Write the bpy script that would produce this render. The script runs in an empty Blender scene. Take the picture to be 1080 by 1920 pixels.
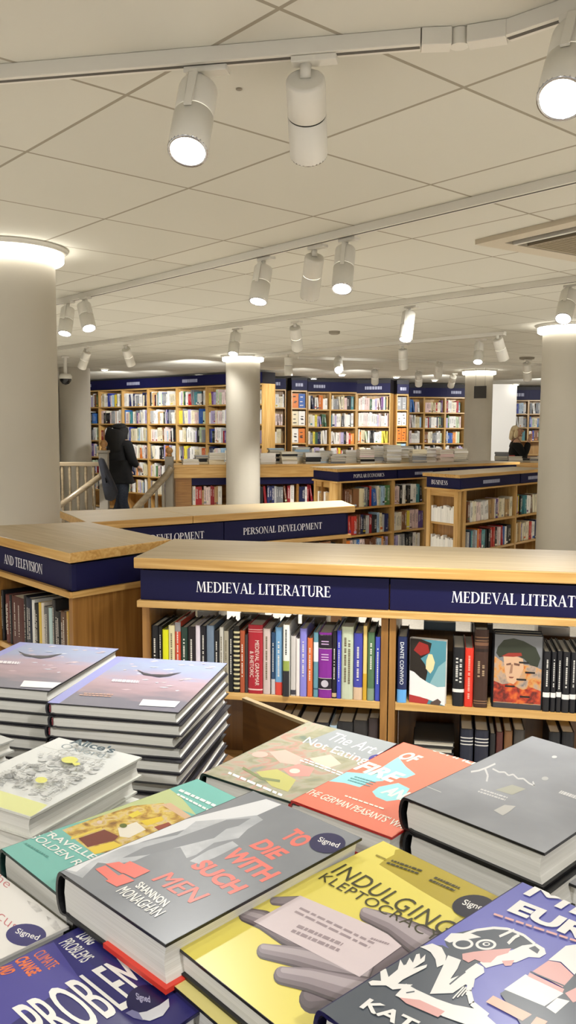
import bpy, bmesh, math, random
from mathutils import Vector, Matrix
random.seed(7)
SC = bpy.context.scene
COL = SC.collection

# ------------------------------------------------------------------ camera model (measured from the ceiling grid)
FOC, PITCH, ROLL, CAMZ, CEIL = 1590.0, 0.1003, 0.0045, 1.5, 2.337

def _ray(px, py):
    x = (px-540)/FOC; y = (960-py)/FOC
    c, s = math.cos(ROLL), math.sin(ROLL)
    x, y = c*x-s*y, s*x+c*y
    return Vector((x, math.cos(PITCH)+y*math.sin(PITCH), y*math.cos(PITCH)-math.sin(PITCH)))

def at(px, py, z):
    r = _ray(px, py); t = (z-CAMZ)/r.z
    return Vector((r.x*t, r.y*t, z))

def aty(px, py, Y):
    r = _ray(px, py); t = Y/r.y
    return Vector((r.x*t, Y, CAMZ+r.z*t))

def atplane(px, py, P, N):
    r = _ray(px, py); o = Vector((0, 0, CAMZ))
    t = (P-o).dot(N)/r.dot(N)
    return o+r*t

# ------------------------------------------------------------------ materials
def s2l(c):
    return c/12.92 if c <= .04045 else ((c+.055)/1.055)**2.4

def rgb(h):
    h = h.lstrip('#')
    return tuple(s2l(int(h[i:i+2], 16)/255) for i in (0, 2, 4))+(1,)

MATS = {}
def mat(name, hexcol, rough=.5, spec=.5, metal=0, emit=None, estr=0, coat=0):
    if name in MATS: return MATS[name]
    m = bpy.data.materials.new(name); m.use_nodes = True
    b = m.node_tree.nodes['Principled BSDF']
    b.inputs['Base Color'].default_value = rgb(hexcol)
    b.inputs['Roughness'].default_value = rough
    b.inputs['Specular IOR Level'].default_value = spec
    b.inputs['Metallic'].default_value = metal
    b.inputs['Coat Weight'].default_value = coat
    if emit:
        b.inputs['Emission Color'].default_value = rgb(emit)
        b.inputs['Emission Strength'].default_value = estr
    MATS[name] = m
    return m

def col(hexcol, rough=.38, spec=.5):
    return mat('colour_%s_%d' % (hexcol, int(rough*100)), hexcol, rough, spec)

def nodes_of(m):
    return m.node_tree.nodes, m.node_tree.links, m.node_tree.nodes['Principled BSDF']

def noise_mat(name, stops, scale=(3, 3, 3), detail=6, rough=.4, rot=0, dist=.4, bump=0, rvar=0, spec=.5):
    if name in MATS: return MATS[name]
    m = mat(name, '#808080', rough, spec); n, l, b = nodes_of(m)
    tc = n.new('ShaderNodeTexCoord'); mp = n.new('ShaderNodeMapping')
    mp.inputs['Rotation'].default_value = (0, 0, rot); mp.inputs['Scale'].default_value = (1, 1, 1)
    mp2 = n.new('ShaderNodeMapping'); mp2.inputs['Scale'].default_value = scale
    ns = n.new('ShaderNodeTexNoise'); ns.inputs['Scale'].default_value = 1; ns.inputs['Detail'].default_value = detail
    ns.inputs['Distortion'].default_value = dist
    cr = n.new('ShaderNodeValToRGB')
    e = cr.color_ramp.elements
    while len(e) < len(stops): e.new(.5)
    for k, (p, c) in enumerate(stops):
        e[k].position = p; e[k].color = rgb(c)
    l.new(tc.outputs['Object'], mp.inputs[0]); l.new(mp.outputs[0], mp2.inputs[0]); l.new(mp2.outputs[0], ns.inputs['Vector'])
    l.new(ns.outputs['Fac'], cr.inputs[0]); l.new(cr.outputs[0], b.inputs['Base Color'])
    if bump:
        bp = n.new('ShaderNodeBump'); bp.inputs['Strength'].default_value = bump; bp.inputs['Distance'].default_value = .002
        l.new(ns.outputs['Fac'], bp.inputs['Height']); l.new(bp.outputs[0], b.inputs['Normal'])
    return m

def wood(ang=0, tone='light', vertical=False):
    key = 'oak_%s_%d_%d' % (tone, round(math.degrees(ang)), vertical)
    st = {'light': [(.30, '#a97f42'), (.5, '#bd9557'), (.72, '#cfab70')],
          'top': [(.30, '#93805e'), (.5, '#9e8b6a'), (.72, '#aa9978')],  # top faces: the gloss wash of light put into the colour
          'dark': [(.30, '#7d5527'), (.5, '#8f6531'), (.72, '#a0743c')],  # the same oak's sides, with their shade put into the colour
          'brown': [(.30, '#553717'), (.5, '#62411d'), (.72, '#6e4b24')],  # table oak darkened further, its shade put into the colour
          'grey': [(.30, '#6d5f49'), (.5, '#7c6d55'), (.72, '#8b7c62')]}[tone]
    sc = (45, 45, 2.2) if vertical else (2.2, 45, 45)
    return noise_mat(key, st, sc, 5, .33 if tone != 'top' else .42, -ang, 1.2, .05)

NAVY = mat('navy_sign', '#11113a', .5, .22)
BLACK = mat('black_gap', '#0a0a0a', .8)
WHITE_PAINT = mat('white_powder_coat', '#d9d6cd', .45)
LETTER = mat('silver_lettering', '#e6e6ea', .45)
PAPER = None
def paper_mat():
    m = mat('page_edges', '#d9d5c8', .75, .2); n, l, b = nodes_of(m)
    tc = n.new('ShaderNodeTexCoord'); mp = n.new('ShaderNodeMapping'); mp.inputs['Scale'].default_value = (3, 3, 900)
    ns = n.new('ShaderNodeTexNoise'); ns.inputs['Scale'].default_value = 1; ns.inputs['Detail'].default_value = 2
    cr = n.new('ShaderNodeValToRGB'); cr.color_ramp.elements[0].position = .35; cr.color_ramp.elements[1].position = .65
    cr.color_ramp.elements[0].color = rgb('#cfcdc5'); cr.color_ramp.elements[1].color = rgb('#dddbd4')
    l.new(tc.outputs['Object'], mp.inputs[0]); l.new(mp.outputs[0], ns.inputs['Vector']); l.new(ns.outputs['Fac'], cr.inputs[0]); l.new(cr.outputs[0], b.inputs['Base Color'])
    return m
PAPER = paper_mat()
PAGE = mat('page_block_standing', '#cfc9b8', .8, .2)

# ------------------------------------------------------------------ mesh builder
def seti(o, **kw):
    for k, v in kw.items():
        if v is not None: o[k] = v

class MB:
    def __init__(s): s.v = []; s.f = []; s.m = []; s.mats = []; s.sm = []
    def mi(s, m):
        if m not in s.mats: s.mats.append(m)
        return s.mats.index(m)
    def add(s, vs, fs, m, M=None, smooth=False):
        b = len(s.v)
        for v in vs:
            v = Vector(v)
            s.v.append(M @ v if M is not None else v)
        k = s.mi(m)
        for f in fs:
            s.f.append([b+i for i in f]); s.m.append(k); s.sm.append(smooth)
    def box(s, x0, x1, y0, y1, z0, z1, m, M=None):
        vs = [(x0, y0, z0), (x1, y0, z0), (x1, y1, z0), (x0, y1, z0), (x0, y0, z1), (x1, y0, z1), (x1, y1, z1), (x0, y1, z1)]
        s.add(vs, [(0, 3, 2, 1), (4, 5, 6, 7), (0, 1, 5, 4), (1, 2, 6, 5), (2, 3, 7, 6), (3, 0, 4, 7)], m, M)
    def prism(s, poly, z0, z1, m, M=None):
        n = len(poly)
        a = sum(poly[i][0]*poly[(i+1) % n][1]-poly[(i+1) % n][0]*poly[i][1] for i in range(n))
        if a < 0: poly = list(reversed(poly))
        vs = [(p[0], p[1], z0) for p in poly]+[(p[0], p[1], z1) for p in poly]
        fs = [tuple(reversed(range(n))), tuple(range(n, 2*n))]+[(i, (i+1) % n, n+(i+1) % n, n+i) for i in range(n)]
        s.add(vs, fs, m, M)
    def lathe(s, prof, m, M=None, n=28, smooth=True, cap=True):
        """prof: list of (r, z)"""
        vs = []; fs = []
        for r, z in prof:
            for k in range(n):
                a = 2*math.pi*k/n; vs.append((r*math.cos(a), r*math.sin(a), z))
        for i in range(len(prof)-1):
            for k in range(n):
                k2 = (k+1) % n
                fs.append((i*n+k, i*n+k2, (i+1)*n+k2, (i+1)*n+k))
        s.add(vs, fs, m, M, smooth)
        if cap:
            s.add(vs[:n], [tuple(reversed(range(n)))], m, M); s.add(vs[-n:], [tuple(range(n))], m, M)
    def tube(s, pts, r, m, M=None, n=8, r2=None):
        pts = [Vector(p) for p in pts]; rings = []
        for i, p in enumerate(pts):
            t = (pts[min(i+1, len(pts)-1)]-pts[max(i-1, 0)]).normalized()
            u = t.cross(Vector((0, 0, 1)))
            if u.length < 1e-4: u = Vector((1, 0, 0))
            u.normalize(); w = t.cross(u)
            rr = r if r2 is None else r+(r2-r)*i/(len(pts)-1)
            rings.append([p+u*rr*math.cos(2*math.pi*k/n)+w*rr*math.sin(2*math.pi*k/n) for k in range(n)])
        vs = [v for R in rings for v in R]
        fs = [(i*n+k, (i+1)*n+k, (i+1)*n+(k+1) % n, i*n+(k+1) % n) for i in range(len(pts)-1) for k in range(n)]
        fs += [tuple(range(n)), tuple(reversed(range((len(pts)-1)*n, len(pts)*n)))]
        s.add(vs, fs, m, M, True)
    def mesh(s, name, bevel=0):
        me = bpy.data.meshes.new(name)
        me.from_pydata([tuple(v) for v in s.v], [], s.f)
        for m in s.mats: me.materials.append(m)
        me.polygons.foreach_set('material_index', s.m)
        me.polygons.foreach_set('use_smooth', s.sm)
        if bevel:
            bm = bmesh.new(); bm.from_mesh(me)
            bmesh.ops.remove_doubles(bm, verts=bm.verts, dist=1e-6)
            ed = [e for e in bm.edges if len(e.link_faces) == 2 and e.calc_face_angle(0) > .6]
            bmesh.ops.bevel(bm, geom=ed, offset=bevel, segments=2, profile=.6, affect='EDGES', clamp_overlap=True)
            bm.to_mesh(me); bm.free()
        me.update()
        return me
    def build(s, name, parent=None, origin=None, bevel=0, matrix=None):
        """verts are in world space; the object sits at origin (or at its parent)"""
        o0 = Vector(origin) if origin is not None else (parent.location.copy() if parent is not None and parent.get('_org') else Vector((0, 0, 0)))
        if parent is not None and parent.get('_porg') is not None: o0 = Vector(parent['_porg'])
        if matrix is None and o0.length > 0: s.v = [v-o0 for v in s.v]
        o = bpy.data.objects.new(name, s.mesh(name, bevel)); COL.objects.link(o)
        if parent is not None: o.parent = parent
        elif matrix is not None: o.matrix_world = matrix
        else: o.location = o0
        return o

ROOTS = []
def thing(name, label, cat, loc, group=None, matrix=None):
    e = bpy.data.objects.new(name, None); COL.objects.link(e)
    e.empty_display_size = .05
    if matrix is not None: e.matrix_world = matrix
    else: e.location = loc
    seti(e, label=label, category=cat, group=group)
    return e

def part(mb, name, root, bevel=0, local=False, sub=None, label=None):
    """mb verts in world space unless local; parented below root (and below sub)"""
    if not local:
        o0 = root.location
        mb.v = [v-o0 for v in mb.v]
    o = bpy.data.objects.new(name, mb.mesh(name, bevel)); COL.objects.link(o)
    o.parent = sub if sub is not None else root
    if label: o['label'] = label
    return o

def structure(mb, name, origin=(0, 0, 0), label=None, bevel=0):
    o0 = Vector(origin); mb.v = [v-o0 for v in mb.v]
    o = bpy.data.objects.new(name, mb.mesh(name, bevel)); COL.objects.link(o); o.location = o0
    o['kind'] = 'structure'
    if label: o['label'] = label
    return o

def frame(P, ang):
    return Matrix.Translation(Vector((P[0], P[1], 0))) @ Matrix.Rotation(ang, 4, 'Z')

# ------------------------------------------------------------------ lettering
def arcpoly(cx, cy, ro, so, ri, si, a0, a1, n=14):
    out = []
    for k in range(n):
        t0 = math.radians(a0+(a1-a0)*k/n); t1 = math.radians(a0+(a1-a0)*(k+1)/n)
        out.append([(cx+ro*math.cos(t0), cy+so*math.sin(t0)), (cx+ro*math.cos(t1), cy+so*math.sin(t1)),
                    (cx+ri*math.cos(t1), cy+si*math.sin(t1)), (cx+ri*math.cos(t0), cy+si*math.sin(t0))])
    return out
def qd(x0, y0, x1, y1): return [(x0, y0), (x1, y0), (x1, y1), (x0, y1)]
def stem(x, w=.15, y0=0, y1=1, ov=.07):
    return [qd(x, y0, x+w, y1), [(x-ov, y0), (x+w+ov, y0), (x+w+ov, y0+.03), (x+w, y0+.07), (x, y0+.07), (x-ov, y0+.03)],
            [(x-ov, y1-.03), (x, y1-.07), (x+w, y1-.07), (x+w+ov, y1-.03), (x+w+ov, y1), (x-ov, y1)]]
def diag(x0, x1, w, y0=0, y1=1): return [(x0, y0), (x0+w, y0), (x1+w, y1), (x1, y1)]
def srf(x0, x1, y): 
    return [qd(x0, y, x1, y+.035)]
def stroke(pts):
    out = []
    for (x0, y0, w0), (x1, y1, w1) in zip(pts, pts[1:]):
        d = Vector((x1-x0, y1-y0)); nrm = Vector((-d.y, d.x)).normalized()
        out.append([(x0+nrm.x*w0/2, y0+nrm.y*w0/2), (x0-nrm.x*w0/2, y0-nrm.y*w0/2), (x1-nrm.x*w1/2, y1-nrm.y*w1/2), (x1+nrm.x*w1/2, y1+nrm.y*w1/2)])
    return out
def glyph(c):
    if c == 'I': return stem(.07), .31
    if c == 'E': return stem(.07)+[qd(.2, 0, .55, .05), qd(.2, .95, .53, 1), qd(.2, .49, .44, .535), [(.5, .05), (.55, 0), (.59, .22), (.555, .22)], [(.48, .95), (.53, 1), (.55, .79), (.515, .79)], qd(.42, .41, .45, .62)], .62
    if c == 'L': return stem(.07)+[qd(.2, 0, .52, .05), [(.47, .05), (.53, 0), (.57, .25), (.535, .25)]], .59
    if c == 'T': return stem(.27, y1=.97)+[qd(.03, .95, .66, 1), qd(.03, .77, .06, 1), qd(.63, .77, .66, 1)], .69
    if c == 'D': return stem(.07)+arcpoly(.26, .5, .5, .5, .34, .45, -90, 90)+[qd(.2, 0, .27, .05), qd(.2, .95, .27, 1)], .8
    if c == 'O': return arcpoly(.43, .5, .41, .52, .26, .475, 0, 360, 28), .86
    if c == 'C': return arcpoly(.43, .5, .41, .52, .26, .475, 48, 318, 22)+[qd(.68, .72, .71, .99), qd(.69, .06, .715, .24)], .76
    if c == 'P': return stem(.07)+arcpoly(.28, .73, .33, .27, .18, .225, -90, 90)+[qd(.2, .46, .3, .505), qd(.2, .955, .3, 1)], .63
    if c == 'R': return stem(.07)+arcpoly(.28, .74, .33, .26, .18, .215, -90, 90)+[qd(.2, .48, .3, .525), qd(.2, .955, .3, 1), [(.3, .5), (.45, .5), (.76, 0), (.58, 0)]]+srf(.56, .8, 0), .74
    if c == 'B': return stem(.07)+arcpoly(.28, .76, .3, .24, .16, .195, -90, 90)+arcpoly(.28, .27, .36, .27, .2, .225, -90, 90)+[qd(.2, 0, .3, .045), qd(.2, .5, .3, .545), qd(.2, .955, .3, 1)], .68
    if c == 'A': return [diag(.06, .33, .05), [(.56, 0), (.73, 0), (.43, 1.02), (.33, 1.0)], qd(.18, .33, .6, .375)]+srf(-.01, .17, 0)+srf(.48, .8, 0), .76
    if c == 'V': return [[(.04, 1), (.21, 1), (.45, 0), (.38, -.02)], [(.36, 0), (.41, 0), (.68, 1), (.63, 1)]]+srf(-.03, .28, .965)+srf(.54, .76, .965), .73
    if c == 'N': return [qd(.1, 0, .15, 1), qd(.66, 0, .71, 1), [(.08, 1), (.24, 1), (.71, 0), (.66, -.03)]]+srf(.02, .25, 0)+srf(.56, .8, .965)+srf(.01, .2, .965), .81
    if c == 'M': return [[(.06, 0), (.11, 0), (.2, 1), (.15, 1)], [(.15, 1), (.3, 1), (.53, .06), (.44, 0)], [(.44, 0), (.48, 0), (.76, 1), (.71, 1)], [(.71, 1), (.84, 1), (.93, 0), (.77, 0)]]+srf(.0, .2, 0)+srf(.69, 1.0, 0)+srf(.08, .27, .965)+srf(.7, .92, .965), 1.0
    if c == 'U': return [qd(.07, .3, .22, 1), qd(.6, .3, .645, 1)]+arcpoly(.357, .32, .288, .34, .14, .285, 180, 360)+srf(0, .29, .965)+srf(.52, .73, .965), .73
    if c == 'S': return stroke([(.47, .8, .03), (.4, .93, .05), (.27, .975, .06), (.14, .9, .1), (.11, .76, .13), (.2, .63, .15), (.36, .48, .16), (.46, .34, .15), (.47, .2, .12), (.39, .07, .08), (.24, .02, .05), (.1, .08, .04), (.05, .24, .03)]), .56
    return [], .3
def sign_polys(text, H, gap=.03):
    x = 0; out = []
    for c in text:
        g, w = glyph(c)
        for p in g: out.append([((x+a)*H, b*H) for a, b in p])
        x += w+gap
    return out, x*H

FONT_CACHE = {}
def text_mesh(s, bold=0.0, spacing=1.0):
    """outline polygons of a word as verts/faces, normalised to x 0..1, y 0..1"""
    key = (s, bold, spacing)
    if key in FONT_CACHE: return FONT_CACHE[key]
    c = bpy.data.curves.new('word', 'FONT'); c.body = s; c.offset = bold; c.space_character = spacing
    c.resolution_u = 4
    o = bpy.data.objects.new('word', c); COL.objects.link(o)
    dg = bpy.context.evaluated_depsgraph_get()
    me = bpy.data.meshes.new_from_object(o.evaluated_get(dg))
    vs = [(v.co.x, v.co.y) for v in me.vertices]; fs = [tuple(p.vertices) for p in me.polygons]
    bpy.data.objects.remove(o); bpy.data.curves.remove(c); bpy.data.meshes.remove(me)
    x0 = min(v[0] for v in vs); x1 = max(v[0] for v in vs); y0 = min(v[1] for v in vs); y1 = max(v[1] for v in vs)
    vs = [((a-x0)/(x1-x0), (b-y0)/(y1-y0)) for a, b in vs]
    FONT_CACHE[key] = (vs, fs)
    return vs, fs

# ------------------------------------------------------------------ books lying on the display table
TABLE_Z = .84
def hard_cover(mb, w, h, t, m, bt=.0026, rnd=.22):
    """C-shaped case: two boards and a rounded spine; x from spine to fore edge, y tail to head"""
    out = [(w, t), (.013, t), (.008, t-.0012), (.003, t-.0002)]
    inn = [(w, t-bt), (.013, t-bt), (.008, t-bt-.0008), (.004, t-bt)]
    for k in range(0, 9):
        a = math.radians(75-150*k/8); r = t/2
        out.append((-r*rnd*2*max(0, math.cos(a))+.001, r+r*math.sin(a)/math.sin(math.radians(75))*.98))
        inn.append((-(r-bt)*rnd*2*max(0, math.cos(a))+.0032, r+(r-bt)*math.sin(a)/math.sin(math.radians(75))*.98))
    out += [(.003, .0002), (.008, .0012), (.013, 0), (w, 0)]
    inn += [(.004, bt), (.008, bt+.0008), (.013, bt), (w, bt)]
    n = len(out); vs = []; fs = []
    for y in (0, h):
        vs += [(x, y, z) for x, z in out]+[(x, y, z) for x, z in inn]
    for i in range(n-1):
        fs.append((i, i+1, 2*n+i+1, 2*n+i)); fs.append((n+i+1, n+i, 3*n+i, 3*n+i+1))
        fs.append((i+1, i, n+i, n+i+1)); fs.append((2*n+i, 2*n+i+1, 3*n+i+1, 3*n+i))
    for i in (0, n-1): fs.append((i, 2*n+i, 3*n+i, n+i))
    mb.add(vs, fs, m)
def page_block(mb, w, h, t, m=None, bt=.0027, ins=.0035):
    m = m or PAPER
    prof = [(.004, bt), (w-ins, bt), (w-ins-.0022, t*.3), (w-ins-.003, t*.5), (w-ins-.0022, t*.7), (w-ins, t-bt), (.004, t-bt), (.0015, t/2)]
    n = len(prof); y0, y1 = ins, h-ins
    vs = [(x, y0, z) for x, z in prof]+[(x, y1, z) for x, z in prof]
    mb.add(vs, [tuple(range(n)), tuple(reversed(range(n, 2*n)))]+[((i+1) % n, i, n+i, n+(i+1) % n) for i in range(n)], m)

class Art:
    """printed design on the top board: polygons and words in cover coordinates, trimmed to the board"""
    def __init__(s, M, w, h, t): s.M = M; s.Mi = M.inverted(); s.w = w; s.h = h; s.t = t; s.items = []; s.k = 0; s.sc = 1; s.ox = 0; s.oy = 0
    def view(s, sc, ox, oy): s.sc = sc; s.ox = ox; s.oy = oy
    def L(s, p):
        q = at(p[0]/s.sc+s.ox, p[1]/s.sc+s.oy, (s.M @ Vector((0, 0, s.t))).z)
        q = s.Mi @ q
        return (q.x, q.y)
    def poly(s, m, pts, local=False):
        s.k += 1
        P = [p if local else s.L(p) for p in pts]
        s.items.append((m, P, [tuple(range(len(P)))], s.k))
    def polys(s, m, plist):
        s.k += 1
        for pts in plist:
            P = [s.L(p) for p in pts]; s.items.append((m, P, [tuple(range(len(P)))], s.k))
    def ell(s, m, c, rx, ry, n=28):
        s.poly(m, [(c[0]+rx*math.cos(2*math.pi*k/n), c[1]+ry*math.sin(2*math.pi*k/n)) for k in range(n)])
    def line(s, m, pts, wd):
        """stroke along points, wd in picture pixels of the current view"""
        s.k += 1
        for a, b in zip(pts, pts[1:]):
            d = Vector((b[0]-a[0], b[1]-a[1]))
            if d.length < 1e-6: continue
            nn = Vector((-d.y, d.x)).normalized()*wd/2
            P = [s.L(p) for p in ((a[0]+nn.x, a[1]+nn.y), (b[0]+nn.x, b[1]+nn.y), (b[0]-nn.x, b[1]-nn.y), (a[0]-nn.x, a[1]-nn.y))]
            s.items.append((m, P, [(0, 1, 2, 3)], s.k))
    def text(s, m, word, bl, br, tl, bold=0.0, spacing=1.0):
        s.k += 1
        a, b, c = (Vector(s.L(p)) for p in (bl, br, tl))
        heavy = 'M' in word and bold > 0          # the letter M does not take an outline offset: print it three times, slightly shifted
        vs, fs = text_mesh(word, 0 if heavy else bold, spacing)
        e = min(.018, bold*.7)/max(1, len(word)*.62)
        for dx in ((-e, 0, e) if heavy else (0,)):
            P = [tuple(a+(b-a)*(x+dx)+(c-a)*y) for x, y in vs]
            s.items.append((m, P, fs, s.k)); s.k += heavy
    def capsule(s, path, rad, tones):
        """soft tapering limb printed as nested tones (colour, width factor, dx, dy)"""
        pts = []; n = len(path); N = 16
        for q in range(N+1):
            t = q/N*(n-1); i = min(int(t), n-2); f = t-i; f2 = f
            pts.append((Vector(path[i]).lerp(Vector(path[i+1]), f2), rad[i]+(rad[i+1]-rad[i])*f2))
        for m, k, dx, dy in tones:
            L = []; R = []
            for q, (p, r) in enumerate(pts):
                d = (pts[min(q+1, N)][0]-pts[max(q-1, 0)][0]).normalized(); nn = Vector((-d.y, d.x))*r*k; o = p+Vector((dx, dy))
                L.append(tuple(o+nn)); R.append(tuple(o-nn))
            cap = []
            p, r = pts[-1]; d = (pts[-1][0]-pts[-2][0]).normalized(); nn = Vector((-d.y, d.x))
            for q in range(1, 8):
                a = math.pi*q/8; v = p+Vector((dx, dy))+(nn*math.cos(a)+d*math.sin(a))*r*k; cap.append(tuple(v))
            s.poly(m, L+cap+R[::-1])
    def dashes(s, m, bl, br, tl, n, seed=1, fill=.62):
        """n lines of small illegible print"""
        rr = random.Random(seed); s.k += 1
        a, b, c = (Vector(s.L(p)) for p in (bl, br, tl))
        for i in range(n):
            y0 = i/n; y1 = y0+fill/n; x = rr.uniform(0, .08)
            while x < 1:
                l = rr.uniform(.05, .14); e = min(1, x+l)
                P = [tuple(a+(b-a)*X+(c-a)*Y) for X, Y in ((x, y0), (e, y0), (e, y1), (x, y1))]
                s.items.append((m, P, [(0, 1, 2, 3)], s.k)); x = e+.025
    def flush(s, mb):
        e = .0004
        for m, P, fs, k in s.items:
            bm = bmesh.new()
            vv = [bm.verts.new((x, y, 0)) for x, y in P]
            for f in fs:
                try: bm.faces.new([vv[i] for i in f])
                except ValueError: pass
            for f in list(bm.faces):
                if f.calc_area() < 1e-12: bm.faces.remove(f)
            bmesh.ops.triangulate(bm, faces=bm.faces[:])
            for co, no in (((e, 0, 0), (-1, 0, 0)), ((s.w-e, 0, 0), (1, 0, 0)), ((0, e, 0), (0, -1, 0)), ((0, s.h-e, 0), (0, 1, 0))):
                bmesh.ops.bisect_plane(bm, geom=bm.verts[:]+bm.edges[:]+bm.faces[:], plane_co=co, plane_no=no, clear_outer=True)
            bmesh.ops.recalc_face_normals(bm, faces=bm.faces[:])
            z = s.t+.00012+.00003*k
            bm.verts.index_update()
            vs = [(v.co.x, v.co.y, z) for v in bm.verts]
            ff = []
            for f in bm.faces:
                ix = [v.index for v in f.verts]
                if f.normal.z < 0: ix.reverse()
                ff.append(ix)
            if ff: mb.add(vs, ff, m)
            bm.free()

BOOK_N = [0]
def lay_stack(corner, ang, w, h, t, ztop, cover, art, labels, group, jit=.0022, rot=.6, shift=None, base=TABLE_Z, edge=None, seed=0, paper=None, bt=.0026, under=None, back=None):
    """copies of one title lying in a pile; corner = tail-spine corner of the topmost (world xy), ang = azimuth of the reading direction"""
    rr = random.Random(seed)
    n = max(1, round((ztop-base)/t)); t = (ztop-base)/n
    lower = None; top_root = None
    for k in range(n):
        z0 = ztop-(k+1)*t
        if k == 0: c = Vector(corner); a = ang
        else:
            c = Vector(corner)+Vector((rr.uniform(-jit, jit), rr.uniform(-jit, jit))); a = ang+math.radians(rr.uniform(-rot, rot))
            if shift and k == 1: c += Vector(shift)
        M = Matrix.Translation((c.x, c.y, z0)) @ Matrix.Rotation(a, 4, 'Z')
        root = thing('book', labels(k, n), 'book', None, group if n > 1 else None, M)
        if k == 0 or lower is None:
            mb = MB(); hard_cover(mb, w, h, t-.0006, cover, bt)
            if k == 0 and back is not None: mb.box(w*.45, w+.0012, -.0012, h+.0005, -.0003, .0042, back)
            if k and under is not None: mb.box(.012, w-.0004, .0004, h-.0004, t-.0006, t-.0004, under)
            if k == 0 and art is not None:
                A = Art(M, w, h, t-.0006); art(A); A.flush(mb)
            cv = part(mb, 'cover', root, local=True)
            pb = MB(); page_block(pb, w, h, t-.0006, paper, bt+.0001)
            pg = part(pb, 'page_block', root, local=True)
            if edge is not None:
                eb = MB()
                for yy in (.003, h-.0035): eb.tube([(.004, yy-.001 if yy < .01 else yy+.001, .0035+(t-.0076)*q/6) for q in range(7)], .0013, edge, n=6)
                hb = part(eb, 'headband', root, local=True)
            if k == 1: lower = (cv, pg) + ((hb,) if edge is not None else ())
        else:
            for src in lower:
                d = src.copy(); COL.objects.link(d); d.parent = root
        BOOK_N[0] += 1
    return n

ORD = ['topmost', 'second', 'third', 'fourth', 'fifth', 'sixth', 'seventh', 'eighth', 'ninth', 'tenth', 'eleventh', 'twelfth', 'thirteenth', 'fourteenth', 'fifteenth', 'sixteenth', 'seventeenth', 'eighteenth', 'nineteenth', 'twentieth']
def pile_label(first, rest):
    return lambda k, n: first if k == 0 else '%s from the top %s' % (ORD[k] + ' copy', rest)

def xy(px, py, z):
    p = at(px, py, z); return (p.x, p.y)
D2R = math.radians
LAMINATE = .3

C_ = lambda h: col(h, LAMINATE, .5)
WHITE = C_('#e6e4df'); CORAL = C_('#e07468');  # coral lightened to carry the laminate's haze
STICK = C_('#25234f')

def signed(a, c, rx, ry, word=True, m=None):
    a.ell(m or STICK, c, rx, ry)
    a.text(WHITE, 'Signed', (c[0]-rx*.62, c[1]-ry*.05), (c[0]+rx*.5, c[1]+ry*.62), (c[0]-rx*.38, c[1]-ry*.62), .01)

def art_mountain(a):
    a.poly(noise_mat('grey_sky_print', [(.3, '#7a7d82'), (.6, '#84878c'), (.8, '#919499')], (9, 9, 9), 4, LAMINATE), [(0, 0), (a.w, 0), (a.w, a.h), (0, a.h)], True)  # print greys lightened, the laminate's haze put into the colour
    a.view(1.742, 80, 1480)
    pale = noise_mat('pale_cloud_print', [(.3, '#a0a3a8'), (.55, '#b3b6ba'), (.75, '#cbcdd0')], (30, 30, 9), 6, LAMINATE)
    a.poly(C_('#d6d7d9'), [(60, 255), (180, 205), (400, 115), (730, 32), (780, 50), (690, 90), (560, 100), (470, 130), (330, 170), (250, 200), (150, 250), (110, 275)])
    a.poly(pale, [(60, 260), (110, 270), (160, 235), (260, 190), (360, 165), (440, 150), (500, 105), (620, 95), (700, 85), (720, 100), (670, 130), (640, 160), (560, 175), (500, 215), (470, 225), (450, 190), (380, 200), (300, 235), (230, 245), (180, 240), (130, 290)])
    a.poly(C_('#83868b'), [(330, 190), (420, 165), (520, 130), (600, 100), (680, 95), (640, 120), (600, 130), (560, 160), (480, 180), (400, 200), (340, 215), (260, 225)])
    a.poly(pale, [(480, 235), (540, 200), (620, 170), (640, 185), (560, 225), (510, 245)])
    for w, bl, br, tl in (('TO', (772, 156), (828, 194), (832, 127)), ('DIE', (672, 185), (748, 232), (732, 162)), ('WITH', (578, 217), (716, 305), (642, 190)),
                          ('SUCH', (478, 252), (612, 345), (540, 228)), ('MEN', (355, 297), (480, 372), (422, 272))):
        a.text(CORAL, w, bl, br, tl, .045)
    for i, (b, c) in enumerate((((176, 258), (208, 246)), ((196, 268), (250, 240)), ((216, 284), (306, 246)), ((236, 302), (352, 262)))): pass
    for p in ([(205, 245), (250, 238), (300, 262), (258, 276)], [(172, 262), (205, 250), (250, 285), (214, 296)], [(236, 262), (285, 236), (352, 268), (300, 292)], [(205, 300), (262, 278), (300, 300), (242, 320)]):
        a.poly(CORAL, p)
    a.text(WHITE, 'SHANNON', (300, 320), (393, 388), (324, 302), .03)
    a.text(WHITE, 'MONAGHAN', (238, 336), (366, 420), (276, 318), .03)
    a.view(1, 0, 0); signed(a, (614, 1582), 34, 19)

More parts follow.
